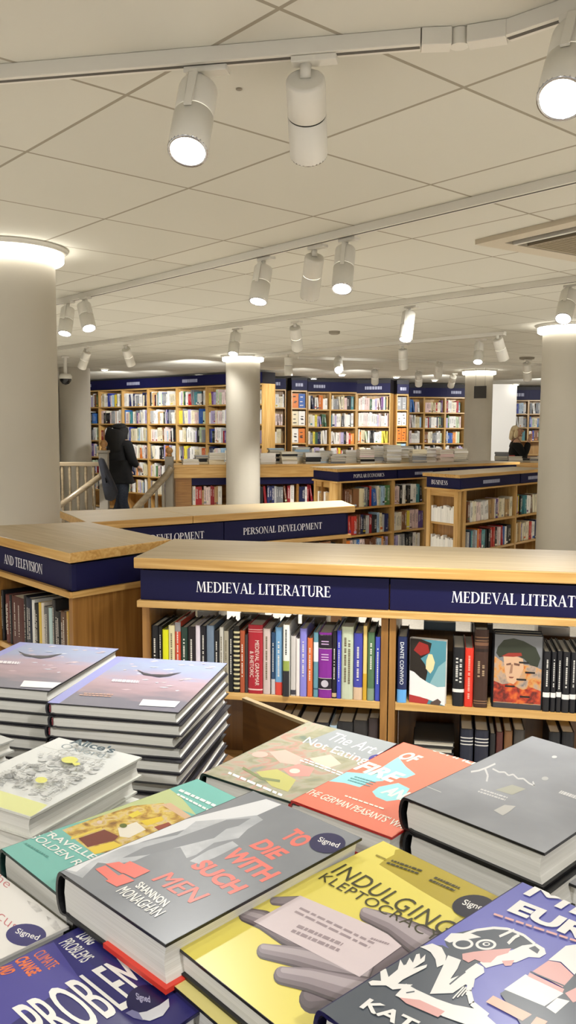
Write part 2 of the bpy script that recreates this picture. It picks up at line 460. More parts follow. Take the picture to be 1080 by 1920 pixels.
def art_card(a):
    YEL = C_('#d9cb62')
    a.poly(YEL, [(0, 0), (a.w, 0), (a.w, a.h), (0, a.h)], True)
    a.view(1.636, 300, 1560)
    a.poly(C_('#a8962f'), [(672, 100), (690, 85), (718, 70), (722, 55), (760, 50), (1120, 220), (1080, 330), (950, 268), (800, 180)])
    H1, H2, H3, H0 = C_('#8b8085'), C_('#6d6267'), C_('#a79ca0'), C_('#4c4447')
    a.capsule([(840, 350), (740, 420), (640, 490), (470, 515)], [70, 78, 66, 44], [(H0, 1, 0, 0), (C_('#5a5155'), .8, -6, -8), (H2, .5, -8, -16)])
    a.capsule([(430, 215), (350, 213)], [18, 13], [(H2, 1, 0, 0), (H1, .7, -2, -3)])
    a.capsule([(500, 350), (400, 318), (320, 272), (264, 256)], [44, 40, 31, 23], [(H0, 1, 0, 0), (H2, .86, -2, -3), (H1, .6, -6, -7), (H3, .25, -8, -10)])
    a.capsule([(640, 452), (520, 405), (420, 382), (318, 366)], [46, 42, 32, 23], [(H0, 1.04, 2, 3), (H2, .9, 0, -1), (H1, .66, 0, -7), (H3, .3, -2, -12)])
    a.capsule([(660, 500), (560, 478), (460, 452), (374, 440)], [50, 46, 36, 27], [(H0, 1.04, 2, 4), (H2, .9, 0, -1), (H1, .66, 0, -8), (H3, .3, 4, -14)])
    a.poly(C_('#cdbfc1'), [(287, 277), (430, 197), (762, 337), (612, 447)])
    a.capsule([(860, 370), (790, 330), (715, 285), (632, 254)], [52, 46, 32, 21], [(H0, 1.05, 2, 3), (H2, .92, 0, 0), (H1, .7, -3, -6), (H3, .35, -4, -12)])
    INK = C_('#97888c')
    a.dashes(INK, (400, 243), (640, 360), (428, 222), 2, 5, .45); a.dashes(INK, (640, 330), (700, 350), (655, 318), 1, 6, .4)
    a.dashes(INK, (415, 293), (555, 352), (428, 283), 1, 8, .7); a.dashes(INK, (395, 306), (545, 370), (407, 296), 1, 9, .7)
    DK = C_('#3d3a22')
    a.text(DK, 'INDULGING', (522, 126), (872, 322), (570, 100), -.002, 1.1)
    a.text(DK, 'KLEPTOCRACY', (484, 146), (842, 340), (512, 128), -.002, 1.1)
    a.dashes(DK, (690, 97), (790, 132), (712, 82), 2, 11, .5); a.dashes(DK, (820, 150), (900, 185), (850, 135), 2, 12, .5)
    a.dashes(C_('#8a7b28'), (660, 75), (690, 88), (668, 68), 1, 13, .5)
    signed(a, (962, 232), 66, 36, m=C_('#191828'))

def art_europe(a):
    a.poly(noise_mat('blue_grey_print', [(.3, '#5f61a8'), (.6, '#696bb0'), (.8, '#7577b6')], (8, 8, 8), 3, LAMINATE), [(0, 0), (a.w, 0), (a.w, a.h), (0, a.h)], True)  # print blues lightened, the laminate's haze put into the colour
    W, G, P, PE = C_('#dcdad6'), C_('#4b5159'), C_('#cf9d98'), C_('#d8a58e')
    a.view(2.077, 560, 1580)
    a.poly(G, [(60, 640), (480, 400), (560, 400), (600, 420), (700, 470), (650, 560), (690, 640), (760, 706), (800, 900), (60, 900)])
    a.view(3.375, 760, 1640)
    a.poly(G, [(245, 410), (300, 375), (420, 350), (600, 335), (740, 370), (830, 440), (760, 480), (660, 470), (560, 490), (470, 560), (360, 560), (260, 450)])
    a.line(W, [(370, 380), (450, 352), (560, 338), (650, 345), (750, 385), (820, 440)], 16)
    a.poly(W, [(245, 415), (290, 372), (420, 375), (480, 398), (400, 410), (330, 420), (280, 432)])
    for c in ((365, 440), (510, 445)):
        a.ell(W, c, 66, 34); a.ell(G, c, 48, 22)
    a.ell(W, (512, 442), 24, 12); a.ell(G, (514, 442), 14, 7)
    a.line(W, [(595, 395), (690, 352)], 16); a.line(W, [(650, 440), (690, 400), (720, 385)], 20)
    a.poly(W, [(740, 452), (830, 440), (880, 470), (890, 505), (850, 530), (780, 525), (700, 560), (640, 560), (560, 580), (510, 595), (470, 560), (560, 510), (680, 480)])
    a.poly(P, [(360, 505), (430, 492), (560, 478), (670, 470), (650, 500), (580, 520), (540, 560), (490, 560), (440, 540), (400, 560), (362, 540)])
    a.poly(P, [(610, 550), (690, 545), (670, 580), (630, 582)])
    a.poly(G, [(780, 470), (820, 455), (850, 480), (835, 505)])
    a.poly(W, [(92, 462), (170, 440), (230, 465), (258, 520), (250, 570), (200, 592), (190, 540), (160, 495), (130, 478)])
    a.poly(W, [(270, 515), (352, 545), (330, 600), (285, 665), (350, 640), (400, 600), (450, 565), (495, 590), (500, 625), (440, 665), (430, 720), (380, 700), (300, 755), (155, 760)])
    a.line(G, [(280, 700), (340, 650), (380, 620)], 10)
    for k in range(4): a.line(W, [(300+k*28, 790-k*8), (370+k*14, 715+k*4)], 9)
    a.line(W, [(420, 660), (400, 740), (420, 820), (520, 900)], 34)
    a.view(3.176, 560, 1760)
    a.poly(W, [(415, 265), (440, 255), (490, 258), (485, 195), (520, 185), (535, 235), (590, 190), (605, 130), (625, 165), (640, 160), (660, 120), (680, 150), (700, 100), (720, 95), (725, 130), (755, 100), (750, 140), (680, 185), (765, 160), (760, 178), (620, 250), (590, 275), (680, 280), (650, 300), (560, 310), (520, 285), (430, 285)])
    a.poly(W, [(575, 345), (640, 275), (700, 310), (820, 365), (920, 400), (1080, 430), (1180, 520), (1000, 520), (860, 470), (760, 420), (660, 385)])
    a.poly(P, [(600, 358), (720, 372), (870, 440), (830, 475), (640, 392)]); a.line(G, [(640, 330), (690, 322)], 8)
    a.text(W, 'KAT', (360, 415), (665, 560), (424, 362), .03)
    a.view(3.375, 760, 1640)
    a.poly(W, [(1015, 458), (1150, 440), (1150, 720), (985, 560), (905, 548)])
    a.poly(P, [(905, 552), (980, 565), (1080, 660), (1080, 720), (1010, 730), (805, 620)])
    a.poly(G, [(1080, 630), (1150, 600), (1180, 1000), (760, 1000), (600, 760), (640, 735), (900, 820), (960, 760)])
    a.poly(W, [(760, 640), (1000, 760), (880, 842), (625, 735)]); a.line(P, [(780, 640), (1000, 745)], 26)
    a.line(G, [(790, 622), (1080, 745)], 8)
    a.poly(PE, [(555, 775), (800, 895), (740, 935), (510, 815)])
    a.poly(W, [(960, 790), (1040, 810), (950, 890), (890, 850)]); a.poly(P, [(1010, 760), (1090, 720), (1120, 800), (1060, 820)])
    a.poly(PE, [(830, 910), (900, 940), (860, 985), (770, 985)])
    a.text(W, 'MI', (748, 132), (1075, 262), (842, 74), .05)
    a.text(W, 'EUR', (640, 238), (1140, 440), (726, 170), .05)
    a.dashes(P, (550, 262), (1090, 440), (562, 240), 1, 21, .5)

def art_grey(a):
    a.poly(noise_mat('misty_grey_print', [(.3, '#77797d'), (.55, '#84868a'), (.75, '#919397')], (10, 10, 10), 4, LAMINATE), [(0, 0), (a.w, 0), (a.w, a.h), (0, a.h)], True)
    a.view(2.842, 700, 1360)
    Wg = C_('#bdbcba')
    a.line(Wg, [(520, 248), (560, 242), (600, 228), (650, 205)], 9); a.line(Wg, [(596, 232), (610, 268), (604, 300)], 10)
    a.line(Wg, [(635, 232), (670, 250), (700, 250), (720, 268), (745, 262), (770, 285), (800, 285), (830, 310), (858, 322), (850, 300)], 8)
    a.dashes(Wg, (555, 355), (700, 402), (580, 332), 2, 31, .5)
    a.poly(C_('#9b9a8c'), [(650, 345), (740, 318), (812, 340), (740, 372)])
    a.line(Wg, [(280, 325), (362, 358)], 3)
    a.poly(C_('#aaa8a3'), [(640, 455), (700, 425), (760, 432), (720, 465), (690, 482)])
    a.dashes(Wg, (985, 362), (1090, 398), (1005, 345), 1, 32, .8)
    a.ell(C_('#a5a4a2'), (915, 285), 18, 10); a.ell(Wg, (965, 170), 14, 7)

def art_fire(a):
    a.poly(C_('#d0715a'), [(0, 0), (a.w, 0), (a.w, a.h), (0, a.h)], True)
    a.view(2.769, 530, 1360)
    B, Wt = C_('#8cc3c6'), C_('#ded9c8')
    a.poly(B, [(700, 100), (780, 80), (900, 90), (1090, 160), (1000, 185), (900, 165), (860, 150), (820, 130), (760, 118)])
    a.poly(B, [(560, 190), (600, 165), (640, 215), (690, 255), (640, 275), (560, 268), (520, 290), (450, 295), (400, 322), (320, 300), (230, 290), (300, 240), (420, 250), (500, 230)])
    a.poly(B, [(465, 345), (500, 320), (600, 300), (660, 330), (620, 385), (540, 395), (485, 372)])
    a.text(Wt, 'SUMMER', (775, 132), (1010, 215), (838, 103), .04)
    a.text(Wt, 'OF', (585, 168), (665, 196), (655, 138), .04)
    a.text(Wt, 'FIRE', (362, 226), (560, 298), (446, 190), .04)
    a.text(Wt, 'AND', (505, 350), (650, 405), (575, 318), .04)
    a.text(Wt, "THE GERMAN PEASANTS' WAR", (112, 352), (640, 548), (150, 330), .03)
    a.dashes(Wt, (315, 368), (525, 440), (322, 360), 1, 41, .7)
    a.dashes(C_('#5d8f92'), (330, 285), (450, 320), (380, 258), 3, 42, .4)

def art_appetite(a):
    m = noise_mat('still_life_print', [(.25, '#6f7b6c'), (.4, '#928f74'), (.5, '#a09d8a'), (.58, '#b0877a'), (.66, '#8f9276'), (.78, '#7f888c')], (26, 18, 26), 3, LAMINATE, .6, 1.5)
    a.poly(m, [(0, 0), (a.w, 0), (a.w, a.h), (0, a.h)], True)
    a.view(2, 360, 1340)
    a.poly(C_('#8f9496'), [(560, 50), (640, 45), (860, 140), (700, 190), (480, 110), (420, 105)])
    a.poly(C_('#c9a99c'), [(290, 140), (350, 132), (420, 165), (400, 190), (330, 180)]); a.poly(C_('#c58d84'), [(340, 205), (400, 185), (460, 200), (440, 232), (370, 232)])
    a.poly(C_('#cdb9a6'), [(440, 165), (520, 150), (560, 185), (500, 205)]); a.poly(C_('#b3b06a'), [(240, 215), (320, 205), (390, 245), (360, 290), (300, 270)])
    a.ell(C_('#d3c4b8'), (385, 212), 20, 9); a.ell(C_('#d0a89b'), (255, 150), 30, 11)
    a.line(C_('#79825b'), [(190, 200), (260, 240), (330, 250)], 10)
    a.text(WHITE, 'The Art of', (500, 92), (730, 168), (545, 68), .0)
    a.text(WHITE, 'Not Eating', (405, 112), (640, 195), (440, 84), .0)
    a.dashes(WHITE, (400, 172), (560, 232), (420, 160), 2, 51, .5)
    a.dashes(WHITE, (118, 215), (335, 308), (126, 205), 1, 52, .7)
    signed(a, (702, 167), 40, 17, m=C_('#3b3580'))

def art_golden(a):
    T = C_('#6fb0a6')
    a.poly(T, [(0, 0), (a.w, 0), (a.w, a.h), (0, a.h)], True)
    a.view(2.25, 0, 1360)
    a.poly(C_('#b3bd86'), [(95, 465), (300, 395), (560, 300), (700, 258), (760, 300), (830, 380), (690, 330), (420, 385), (200, 445), (170, 455)])
    warm = noise_mat('court_painting_print', [(.3, '#7e5a2c'), (.42, '#b08a3a'), (.52, '#cdb457'), (.6, '#c9b28c'), (.7, '#b99a36'), (.8, '#8a4a2e')], (70, 70, 30), 3, LAMINATE)
    a.poly(warm, [(262, 442), (420, 385), (560, 340), (690, 328), (760, 370), (840, 405), (900, 470), (700, 480), (540, 520), (400, 545), (340, 500)])
    a.poly(C_('#6e2c1f'), [(330, 478), (440, 440), (500, 468), (485, 485), (370, 515)]); a.poly(C_('#d9d3c4'), [(497, 435), (575, 408), (615, 440), (545, 475), (505, 470)])
    a.poly(C_('#d5b92e'), [(590, 405), (680, 385), (690, 400), (620, 425)]); a.poly(C_('#d8bd3c'), [(375, 520), (480, 490), (520, 510), (400, 545)])
    a.poly(C_('#c9a888'), [(680, 335), (720, 328), (830, 400), (800, 408)]); a.poly(C_('#8c3a26'), [(650, 430), (710, 410), (730, 425), (670, 445)])
    a.poly(C_('#d6c23f'), [(540, 380), (580, 360), (600, 375), (560, 392)]); a.line(C_('#d8c04a'), [(300, 480), (430, 435)], 8)
    a.ell(C_('#7fb3b8'), (430, 345), 16, 9); a.ell(C_('#cdb7a8'), (420, 410), 12, 7); a.ell(C_('#5f6a2e'), (520, 425), 16, 9)
    a.text(WHITE, 'TRAVELLERS', (165, 452), (440, 600), (196, 438), .012)
    a.text(WHITE, 'GOLDEN REALM', (112, 466), (430, 665), (150, 453), .012)
    a.dashes(WHITE, (745, 275), (930, 358), (760, 265), 1, 61, .7); a.dashes(WHITE, (735, 290), (880, 365), (745, 280), 1, 62, .6)
    a.dashes(C_('#4b8c82'), (100, 500), (200, 560), (115, 492), 1, 63, .5)

def art_problems(a):
    a.poly(C_('#302d68'), [(0, 0), (a.w, 0), (a.w, a.h), (0, a.h)], True)
    a.view(3.273, 0, 1620)
    a.poly(C_('#4a4690'), [(-200, 700), (0, 610), (330, 480), (400, 560), (500, 720), (300, 820), (-100, 1100)])
    a.poly(C_('#322f72'), [(330, 480), (400, 450), (620, 680), (500, 720)])
    O = C_('#d9713f')
    a.text(O, 'CLIMATE', (200, 560), (300, 652), (268, 524), .04); a.text(O, 'CHANGE', (84, 596), (176, 694), (166, 562), .04); a.text(O, 'AND', (-20, 640), (10, 690), (70, 612), .04)
    a.text(WHITE, 'LONG', (462, 448), (540, 502), (540, 416), .03); a.text(WHITE, 'PROBLEMS', (358, 492), (500, 612), (440, 456), .03)
    a.text(WHITE, 'PROBLEMS', (330, 1130), (1075, 738), (72, 884), .04)
    a.text(WHITE, 'LONG', (-250, 1290), (60, 1160), (-420, 1050), .04)
    a.ell(C_('#191645'), (905, 850), 130, 105)
    a.poly(C_('#c9c9cf'), [(1035, 830), (1040, 880), (1000, 935), (920, 968), (850, 955), (810, 925), (900, 910), (980, 870)])
    a.poly(C_('#75749a'), [(770, 920), (810, 900), (850, 915), (880, 965), (820, 950)])
    a.text(C_('#a9a8c4'), 'Signed', (838, 850), (925, 870), (832, 795), .02)

def art_white(a):
    a.poly(C_('#d8d5d0'), [(0, 0), (a.w, 0), (a.w, a.h), (0, a.h)], True)
    a.view(3.273, 0, 1620)
    R = C_('#b8686c')
    a.text(R, 'the', (-60, 75), (42, 150), (-20, 40), -.01); a.text(R, 'circus', (-110, 260), (85, 420), (-70, 215), -.012)
    g = noise_mat('faint_drawing_print', [(.35, '#d8d5d0'), (.55, '#b5b2ae'), (.75, '#9d9a97')], (60, 60, 60), 4, LAMINATE)
    a.poly(g, [(165, 225), (230, 248), (262, 290), (225, 300), (185, 262)]); a.poly(g, [(285, 320), (345, 350), (375, 400), (345, 415), (300, 370)])
    signed(a, (160, 437), 124, 69, m=C_('#34316a'))

def art_map(a):
    a.poly(C_('#d4d6d3'), [(0, 0), (a.w, 0), (a.w, a.h), (0, a.h)], True)
    a.view(3.857, 0, 1380)
    a.poly(C_('#d3d692'), [(-300, 330), (0, 395), (345, 500), (230, 585), (0, 515), (-300, 430)])
    INK = C_('#8e908f'); rr = random.Random(5)
    def S(u, v):   # bilinear on the drawn panel
        A, B, Cc, D = (-120, 350), (345, 498), (770, 225), (300, 108)
        return (A[0]*(1-u)*(1-v)+B[0]*u*(1-v)+Cc[0]*u*v+D[0]*(1-u)*v, A[1]*(1-u)*(1-v)+B[1]*u*(1-v)+Cc[1]*u*v+D[1]*(1-u)*v)
    for k in range(46): a.ell(C_(['#c3c5c3', '#cbccca', '#b6b8b7'][k % 3]), S(rr.uniform(.05, .95), rr.uniform(.05, .95)), rr.uniform(14, 40), rr.uniform(7, 18), 7)
    for k in range(150):
        u, v = rr.uniform(.03, .95), rr.uniform(.04, .96); q = rr.random()
        if q < .5: a.line(INK, [S(u, v), S(u+rr.uniform(.03, .09), v), S(u+.05, v+.05), S(u, v+.03)], rr.uniform(2, 5))
        elif q < .8: a.line(INK, [S(u, v), S(u, v+rr.uniform(.05, .13)), S(u+.03, v+.05)], rr.uniform(2, 5))
        else: a.ell(C_('#bcbdba'), S(u, v), rr.uniform(12, 30), rr.uniform(6, 14), 10)
    a.ell(C_('#d4d36a'), (505, 205), 60, 24); a.ell(C_('#d4d36a'), (300, 352), 44, 22); a.poly(C_('#d4d36a'), [(520, 225), (575, 225), (582, 240), (540, 248)])
    a.line(C_('#b3b4ae'), [(312, 108), (770, 222)], 3)
    a.text(C_('#3f5560'), "Alice's", (498, 84), (812, 158), (545, 46), .03)
    a.text(C_('#7f8b90'), 'Oxford', (430, 116), (738, 192), (468, 84), -.004)

def art_bird(dx, dy, sx=1.0):
    def f(a):
        sky = mat('dusk_sky_print', '#c2bcc8', LAMINATE, .5); n, l, b = nodes_of(sky)
        if not any(q.type == 'TEX_NOISE' for q in n):
            tc = n.new('ShaderNodeTexCoord'); sp = n.new('ShaderNodeSeparateXYZ'); ns = n.new('ShaderNodeTexNoise'); mp = n.new('ShaderNodeMapping')
            mp.inputs['Scale'].default_value = (14, 40, 1); ns.inputs['Scale'].default_value = 1; ns.inputs['Detail'].default_value = 5
            ma = n.new('ShaderNodeMath'); ma.operation = 'MULTIPLY_ADD'; ma.inputs[1].default_value = 3.4; mb_ = n.new('ShaderNodeMath'); mb_.operation = 'MULTIPLY_ADD'; mb_.inputs[1].default_value = .5
            cr = n.new('ShaderNodeValToRGB'); e = cr.color_ramp.elements
            while len(e) < 6: e.new(.5)
            for k, (p, c) in enumerate(((.12, '#74727e'), (.3, '#9d868d'), (.5, '#a8929d'), (.65, '#9498b2'), (.8, '#939fba'), (1, '#9092ba'))): e[k].position = p; e[k].color = rgb(c)
            l.new(tc.outputs['Object'], sp.inputs[0]); l.new(tc.outputs['Object'], mp.inputs[0]); l.new(mp.outputs[0], ns.inputs['Vector'])
            l.new(ns.outputs['Fac'], mb_.inputs[0]); mb_.inputs[2].default_value = -.25
            l.new(sp.outputs['Y'], ma.inputs[0]); l.new(mb_.outputs[0], ma.inputs[2]); l.new(ma.outputs[0], cr.inputs[0]); l.new(cr.outputs[0], b.inputs['Base Color'])
        a.poly(sky, [(0, 0), (a.w, 0), (a.w, a.h), (0, a.h)], True)
        a.poly(C_('#8f92c8'), [(0, 0), (.02, 0), (.02, a.h), (0, a.h)], True)
        a.view(1.929, 0, 1180)
        sh = lambda pts: [(x*1.0+dx, y+dy) for x, y in pts]
        rr = random.Random(3)
        cl = [C_('#cfd4de'), C_('#d6c2bc'), C_('#cdb9be')]
        for k in range(26):
            u, v = rr.uniform(.04, a.w*.9), rr.uniform(a.h*.3, a.h*.95); l_ = rr.uniform(.006, .02)
            a.poly(cl[k % 3], [(u, v), (u+l_*.5, v-.0025), (u+l_, v+.001), (u+l_*.6, v+.003)], True)
        a.poly(C_('#3c3b44'), sh([(495, 147), (520, 158), (548, 164), (600, 165), (657, 157), (612, 171), (575, 175), (550, 170), (520, 166)]))
        a.poly(C_('#e4e3e2'), sh([(517, 255), (652, 263), (632, 284), (502, 277)]))
        a.dashes(C_('#e3dfe2'), *[sh([p])[0] for p in ((400, 190), (500, 196), (408, 178))], 1, 71, .7)
        a.dashes(C_('#c9a08e'), *[sh([p])[0] for p in ((285, 240), (400, 246), (300, 228))], 2, 72, .5)
    return f

RED_BIND, BLK_BIND, GRN_BIND, NVY_BIND, TEAL_BIND = C_('#a3201c'), C_('#141416'), C_('#10261f'), C_('#1a1844'), C_('#12302c')
OR_BIND = C_('#c9402c')

def ang_of(p, q): return math.atan2(q[1]-p[1], q[0]-p[0])

def table_books():
    # grey mountain cover on a red back board
    c = xy(112, 1634, 1.09)
    lay_stack(c, D2R(-44), .158, .247, .041, 1.09, BLK_BIND, art_mountain,
              pile_label('grey hardback with mountain clouds and large coral title at the front of the table', 'under the grey coral-titled hardback'), 'grey mountain-cover hardbacks piled on the table', shift=(.012, .002), seed=2, back=C_('#d23a2a'))
    c = xy(322, 1766, 1.075)
    lay_stack(c, D2R(-48), .163, .262, .0235, 1.075, BLK_BIND, art_card,
              pile_label('yellow hardback showing a grey hand holding a card, with olive strip', 'in the pile under the yellow hand-and-card hardback'), 'yellow hand-and-card hardbacks piled on the table', seed=3, shift=(-.012, -.002), edge=C_('#d5d0a5'), under=C_('#cfc37a'))
    c = xy(600, 1893, 1.10)
    lay_stack(c, D2R(-48), .165, .25, .038, 1.10, NVY_BIND, art_europe,
              pile_label('blue and grey hardback with capped figure drawing in the bottom right corner', 'under the blue capped-figure hardback'), 'blue capped-figure hardbacks piled on the table', seed=4)
    c = xy(748, 1491, 1.10); c = (c[0]+.005, c[1]-.004)
    lay_stack(c, D2R(-46), .168, .268, .0395, 1.10, BLK_BIND, art_grey,
              pile_label('thick misty grey hardback with pale script lying highest at the right edge', 'in the pile under the misty grey hardback'), 'misty grey hardbacks piled at the right', seed=5, shift=(.004, -.004))
    c = xy(547, 1500, 1.062)
    lay_stack(c, D2R(-40), .14, .245, .038, 1.062, RED_BIND, art_fire,
              pile_label('coral and pale blue hardback with red board edges between two grey hardbacks', 'under the coral and pale blue hardback'), 'coral and pale blue hardbacks piled on the table', seed=6)
    c = xy(380, 1449, 1.06)
    lay_stack(c, D2R(-36), .15, .238, .036, 1.06, GRN_BIND, art_appetite,
              pile_label('still-life fruit cover hardback with white script title and dark green board', 'under the still-life fruit hardback'), 'still-life fruit hardbacks piled on the table', seed=7)
    c = xy(2, 1591, 1.055)
    lay_stack(c, D2R(-46), .135, .262, .034, 1.055, TEAL_BIND, art_golden,
              pile_label('teal hardback with golden court painting partly under the grey coral-titled one', 'under the teal golden-painting hardback'), 'teal golden-painting hardbacks piled on the table', seed=8, shift=(-.004, .004))
    P = Vector(xy(174, 1724, 1.045)); a = D2R(-42); h = .245
    c = P-Vector((-math.sin(a), math.cos(a)))*h
    lay_stack(c, a, .165, h, .034, 1.045, NVY_BIND, art_problems,
              pile_label('navy hardback with huge white vertical title and orange words, bottom left', 'under the navy hardback with huge white title'), 'navy big-title hardbacks piled at the bottom left', seed=9)
    P = Vector(xy(130, 1736, 1.04)); a = D2R(-44); h = .24
    c = P-Vector((-math.sin(a), math.cos(a)))*h-Vector((math.cos(a), math.sin(a)))*.16
    lay_stack(c, a, .16, h, .032, 1.04, C_('#c9c6c0'), art_white,
              pile_label('white hardback with thin red lettering and dark round sticker at left edge', 'under the white red-lettered hardback'), 'white red-lettered hardbacks piled at the left edge', seed=10)
    # second navy hardback at the very bottom edge
    P = Vector(xy(376, 1882, 1.03)); a = D2R(-44); h = .24
    c = P-Vector((-math.sin(a), math.cos(a)))*h
    def art_navy2(A):
        A.poly(C_('#1d1b4d'), [(0, 0), (A.w, 0), (A.w, A.h), (0, A.h)], True)
        A.view(1, 0, 0); A.poly(WHITE, [(340, 1912), (378, 1897), (392, 1908), (350, 1930)])
    lay_stack(c, a, .155, h, .03, 1.03, NVY_BIND, art_navy2, pile_label('plain navy hardback cut off by the bottom edge below the yellow pile', 'under the navy hardback at the bottom edge'), 'navy hardbacks at the bottom edge', seed=11)
    # small dark edged paperback at the right
    c = xy(1034, 1641, 1.05)
    def art_pale(A):
        A.poly(C_('#a9a9ac'), [(0, 0), (A.w, 0), (A.w, A.h), (0, A.h)], True)
    lay_stack(c, D2R(-46), .15, .235, .028, 1.05, BLK_BIND, art_pale, pile_label('pale grey black-edged hardback at right edge, below the misty grey pile', 'under the pale black-edged hardback at right edge'), 'pale black-edged hardbacks at the right edge', seed=12)
    # map cover books
    hf = Vector(xy(266, 1419, 1.06)); tf = Vector(xy(57, 1531, 1.06)); a = ang_of(tf, hf)-math.pi/2; h = (hf-tf).length; w = .148
    c = tf-Vector((math.cos(a), math.sin(a)))*w
    lay_stack(c, a, w, h, .027, 1.06, C_('#cfcfc6'), art_map,
              pile_label('white hardback with a grey and yellow town drawing, beside the bird-cover piles', 'under the white town-drawing hardback'), 'white town-drawing hardbacks piled at the left', seed=13, jit=.012, rot=4)
    # plain grey pile just visible at the left edge
    P = Vector(xy(26, 1386, 1.035)); a = D2R(-35); h = .2; w = .14
    c = P-Vector((-math.sin(a), math.cos(a)))*h-Vector((math.cos(a), math.sin(a)))*w
    def art_plain(A): A.poly(C_('#b9bab6'), [(0, 0), (A.w, 0), (A.w, A.h), (0, A.h)], True)
    lay_stack(c, a, w, h, .02, 1.035, C_('#b4b5b0'), art_plain, pile_label('plain pale grey book at left edge, in front of the left bird-cover pile', 'under the plain pale grey book at left edge'), 'plain pale grey books at the left edge', seed=14, jit=.01, rot=6)
    # two piles of landscape picture books
    c = xy(88, 1317, 1.07)
    lay_stack(c, D2R(-11.5), .215, .275, .0198, 1.07, C_('#2b2a30'), art_bird(0, 0), pile_label('lilac dusk-sky picture book with flying bird, on the right-hand pile', 'in the right-hand bird-cover pile'), 'bird-cover picture books in the right-hand pile', jit=.005, rot=1.6, seed=15, bt=.0016, edge=C_('#7a2f38'))
    P = Vector(xy(92, 1295, 1.066)); a = D2R(-13); w = .215
    c = P-Vector((math.cos(a), math.sin(a)))*w
    lay_stack(c, a, w, .275, .0198, 1.066, C_('#2b2a30'), art_bird(-430, -68), pile_label('lilac dusk-sky picture book with flying bird, on the left-hand pile', 'in the left-hand bird-cover pile'), 'bird-cover picture books in the left-hand pile', jit=.005, rot=1.6, seed=16, bt=.0016, edge=C_('#7a2f38'))

def display_table():
    a = D2R(-49); u = Vector((math.cos(a), math.sin(a), 0)); v = Vector((-u.y, u.x, 0))
    O = Vector((0, 0, 0))
    M = Matrix(((u.x, v.x, 0, 0), (u.y, v.y, 0, 0), (0, 0, 1, 0), (0, 0, 0, 1)))
    r = thing('display_table', 'low wooden display table covered in piles of books in the foreground', 'table', (-.5, 1.0, 0))
    m = wood(a, 'brown'); ml = wood(a, 'light')
    t = MB(); t.box(-1.75, .12, .12, 1.0, TABLE_Z-.03, TABLE_Z-.001, m, M); part(t, 'tabletop', r, .003)
    t = MB(); t.box(-1.285, .12, 1.001, 1.009, .7, .962, m, M); t.box(-1.285, .12, .9995, 1.0105, .962, .968, wood(a, 'top'), M); part(t, 'back_board', r, 0)
    t = MB(); t.box(-1.7, .08, .16, .18, .69, TABLE_Z-.03, m, M); t.box(-1.7, .08, .95, .97, .69, TABLE_Z-.03, m, M); part(t, 'apron', r, .002)
    for x in (-1.7, .02):
        for y in (.16, .91):
            t = MB(); t.box(x, x+.06, y, y+.06, 0, TABLE_Z-.03, ml, M); part(t, 'leg', r, .003)

# ------------------------------------------------------------------ upright books
PAL = {'white': ['#e4e1da', '#d9d7d2', '#eae7e0'], 'cream': ['#ddd2b4', '#d6cba8', '#e0d8c0'], 'pale pink': ['#d9bdb8', '#e0cbc6'], 'grey': ['#8b8c8e', '#a5a6a6', '#75777a'],
       'black': ['#1a1a1c', '#242426', '#141416'], 'navy': ['#1c2348', '#232b58'], 'blue': ['#2f59a0', '#3c6fb4', '#32429c'], 'pale blue': ['#9db9cf', '#b4c8d8'],
       'red': ['#a8262a', '#b93a30', '#8c1d26'], 'orange': ['#d2772f', '#d98c3c', '#c8602a'], 'yellow': ['#d9c23c', '#e0d04a'], 'green': ['#4f7a4a', '#3d6148'],
       'pale green': ['#b4c4a0', '#c2cfb2'], 'teal': ['#3c7f86', '#548f95'], 'purple': ['#6b3f7c', '#58407c'], 'lilac': ['#b0a6c8', '#a49ac0'], 'brown': ['#6d4630', '#835a3a'], 'tan': ['#b08f62', '#c0a070']}
MIX_PALE = ['white']*14+['cream']*7+['pale pink']*5+['grey']*3+['black']*3+['navy', 'blue', 'pale blue', 'red', 'orange', 'yellow', 'green', 'pale green', 'teal', 'purple', 'lilac', 'lilac', 'brown', 'tan']
MIX_ALL = ['white']*5+['cream']*3+['black']*3+['navy']*2+['blue']*2+['red']*3+['grey']*3+['orange']*2+['yellow', 'green', 'pale green', 'teal', 'purple', 'lilac', 'brown', 'brown', 'tan', 'pale blue', 'pale pink']
MIX_RED = ['red']*4+['white']*3+['cream']*2+['grey']*3+['black']*2+['navy', 'brown', 'pale pink']
SB = lambda h: col(h, .45, .4)
RECS = []

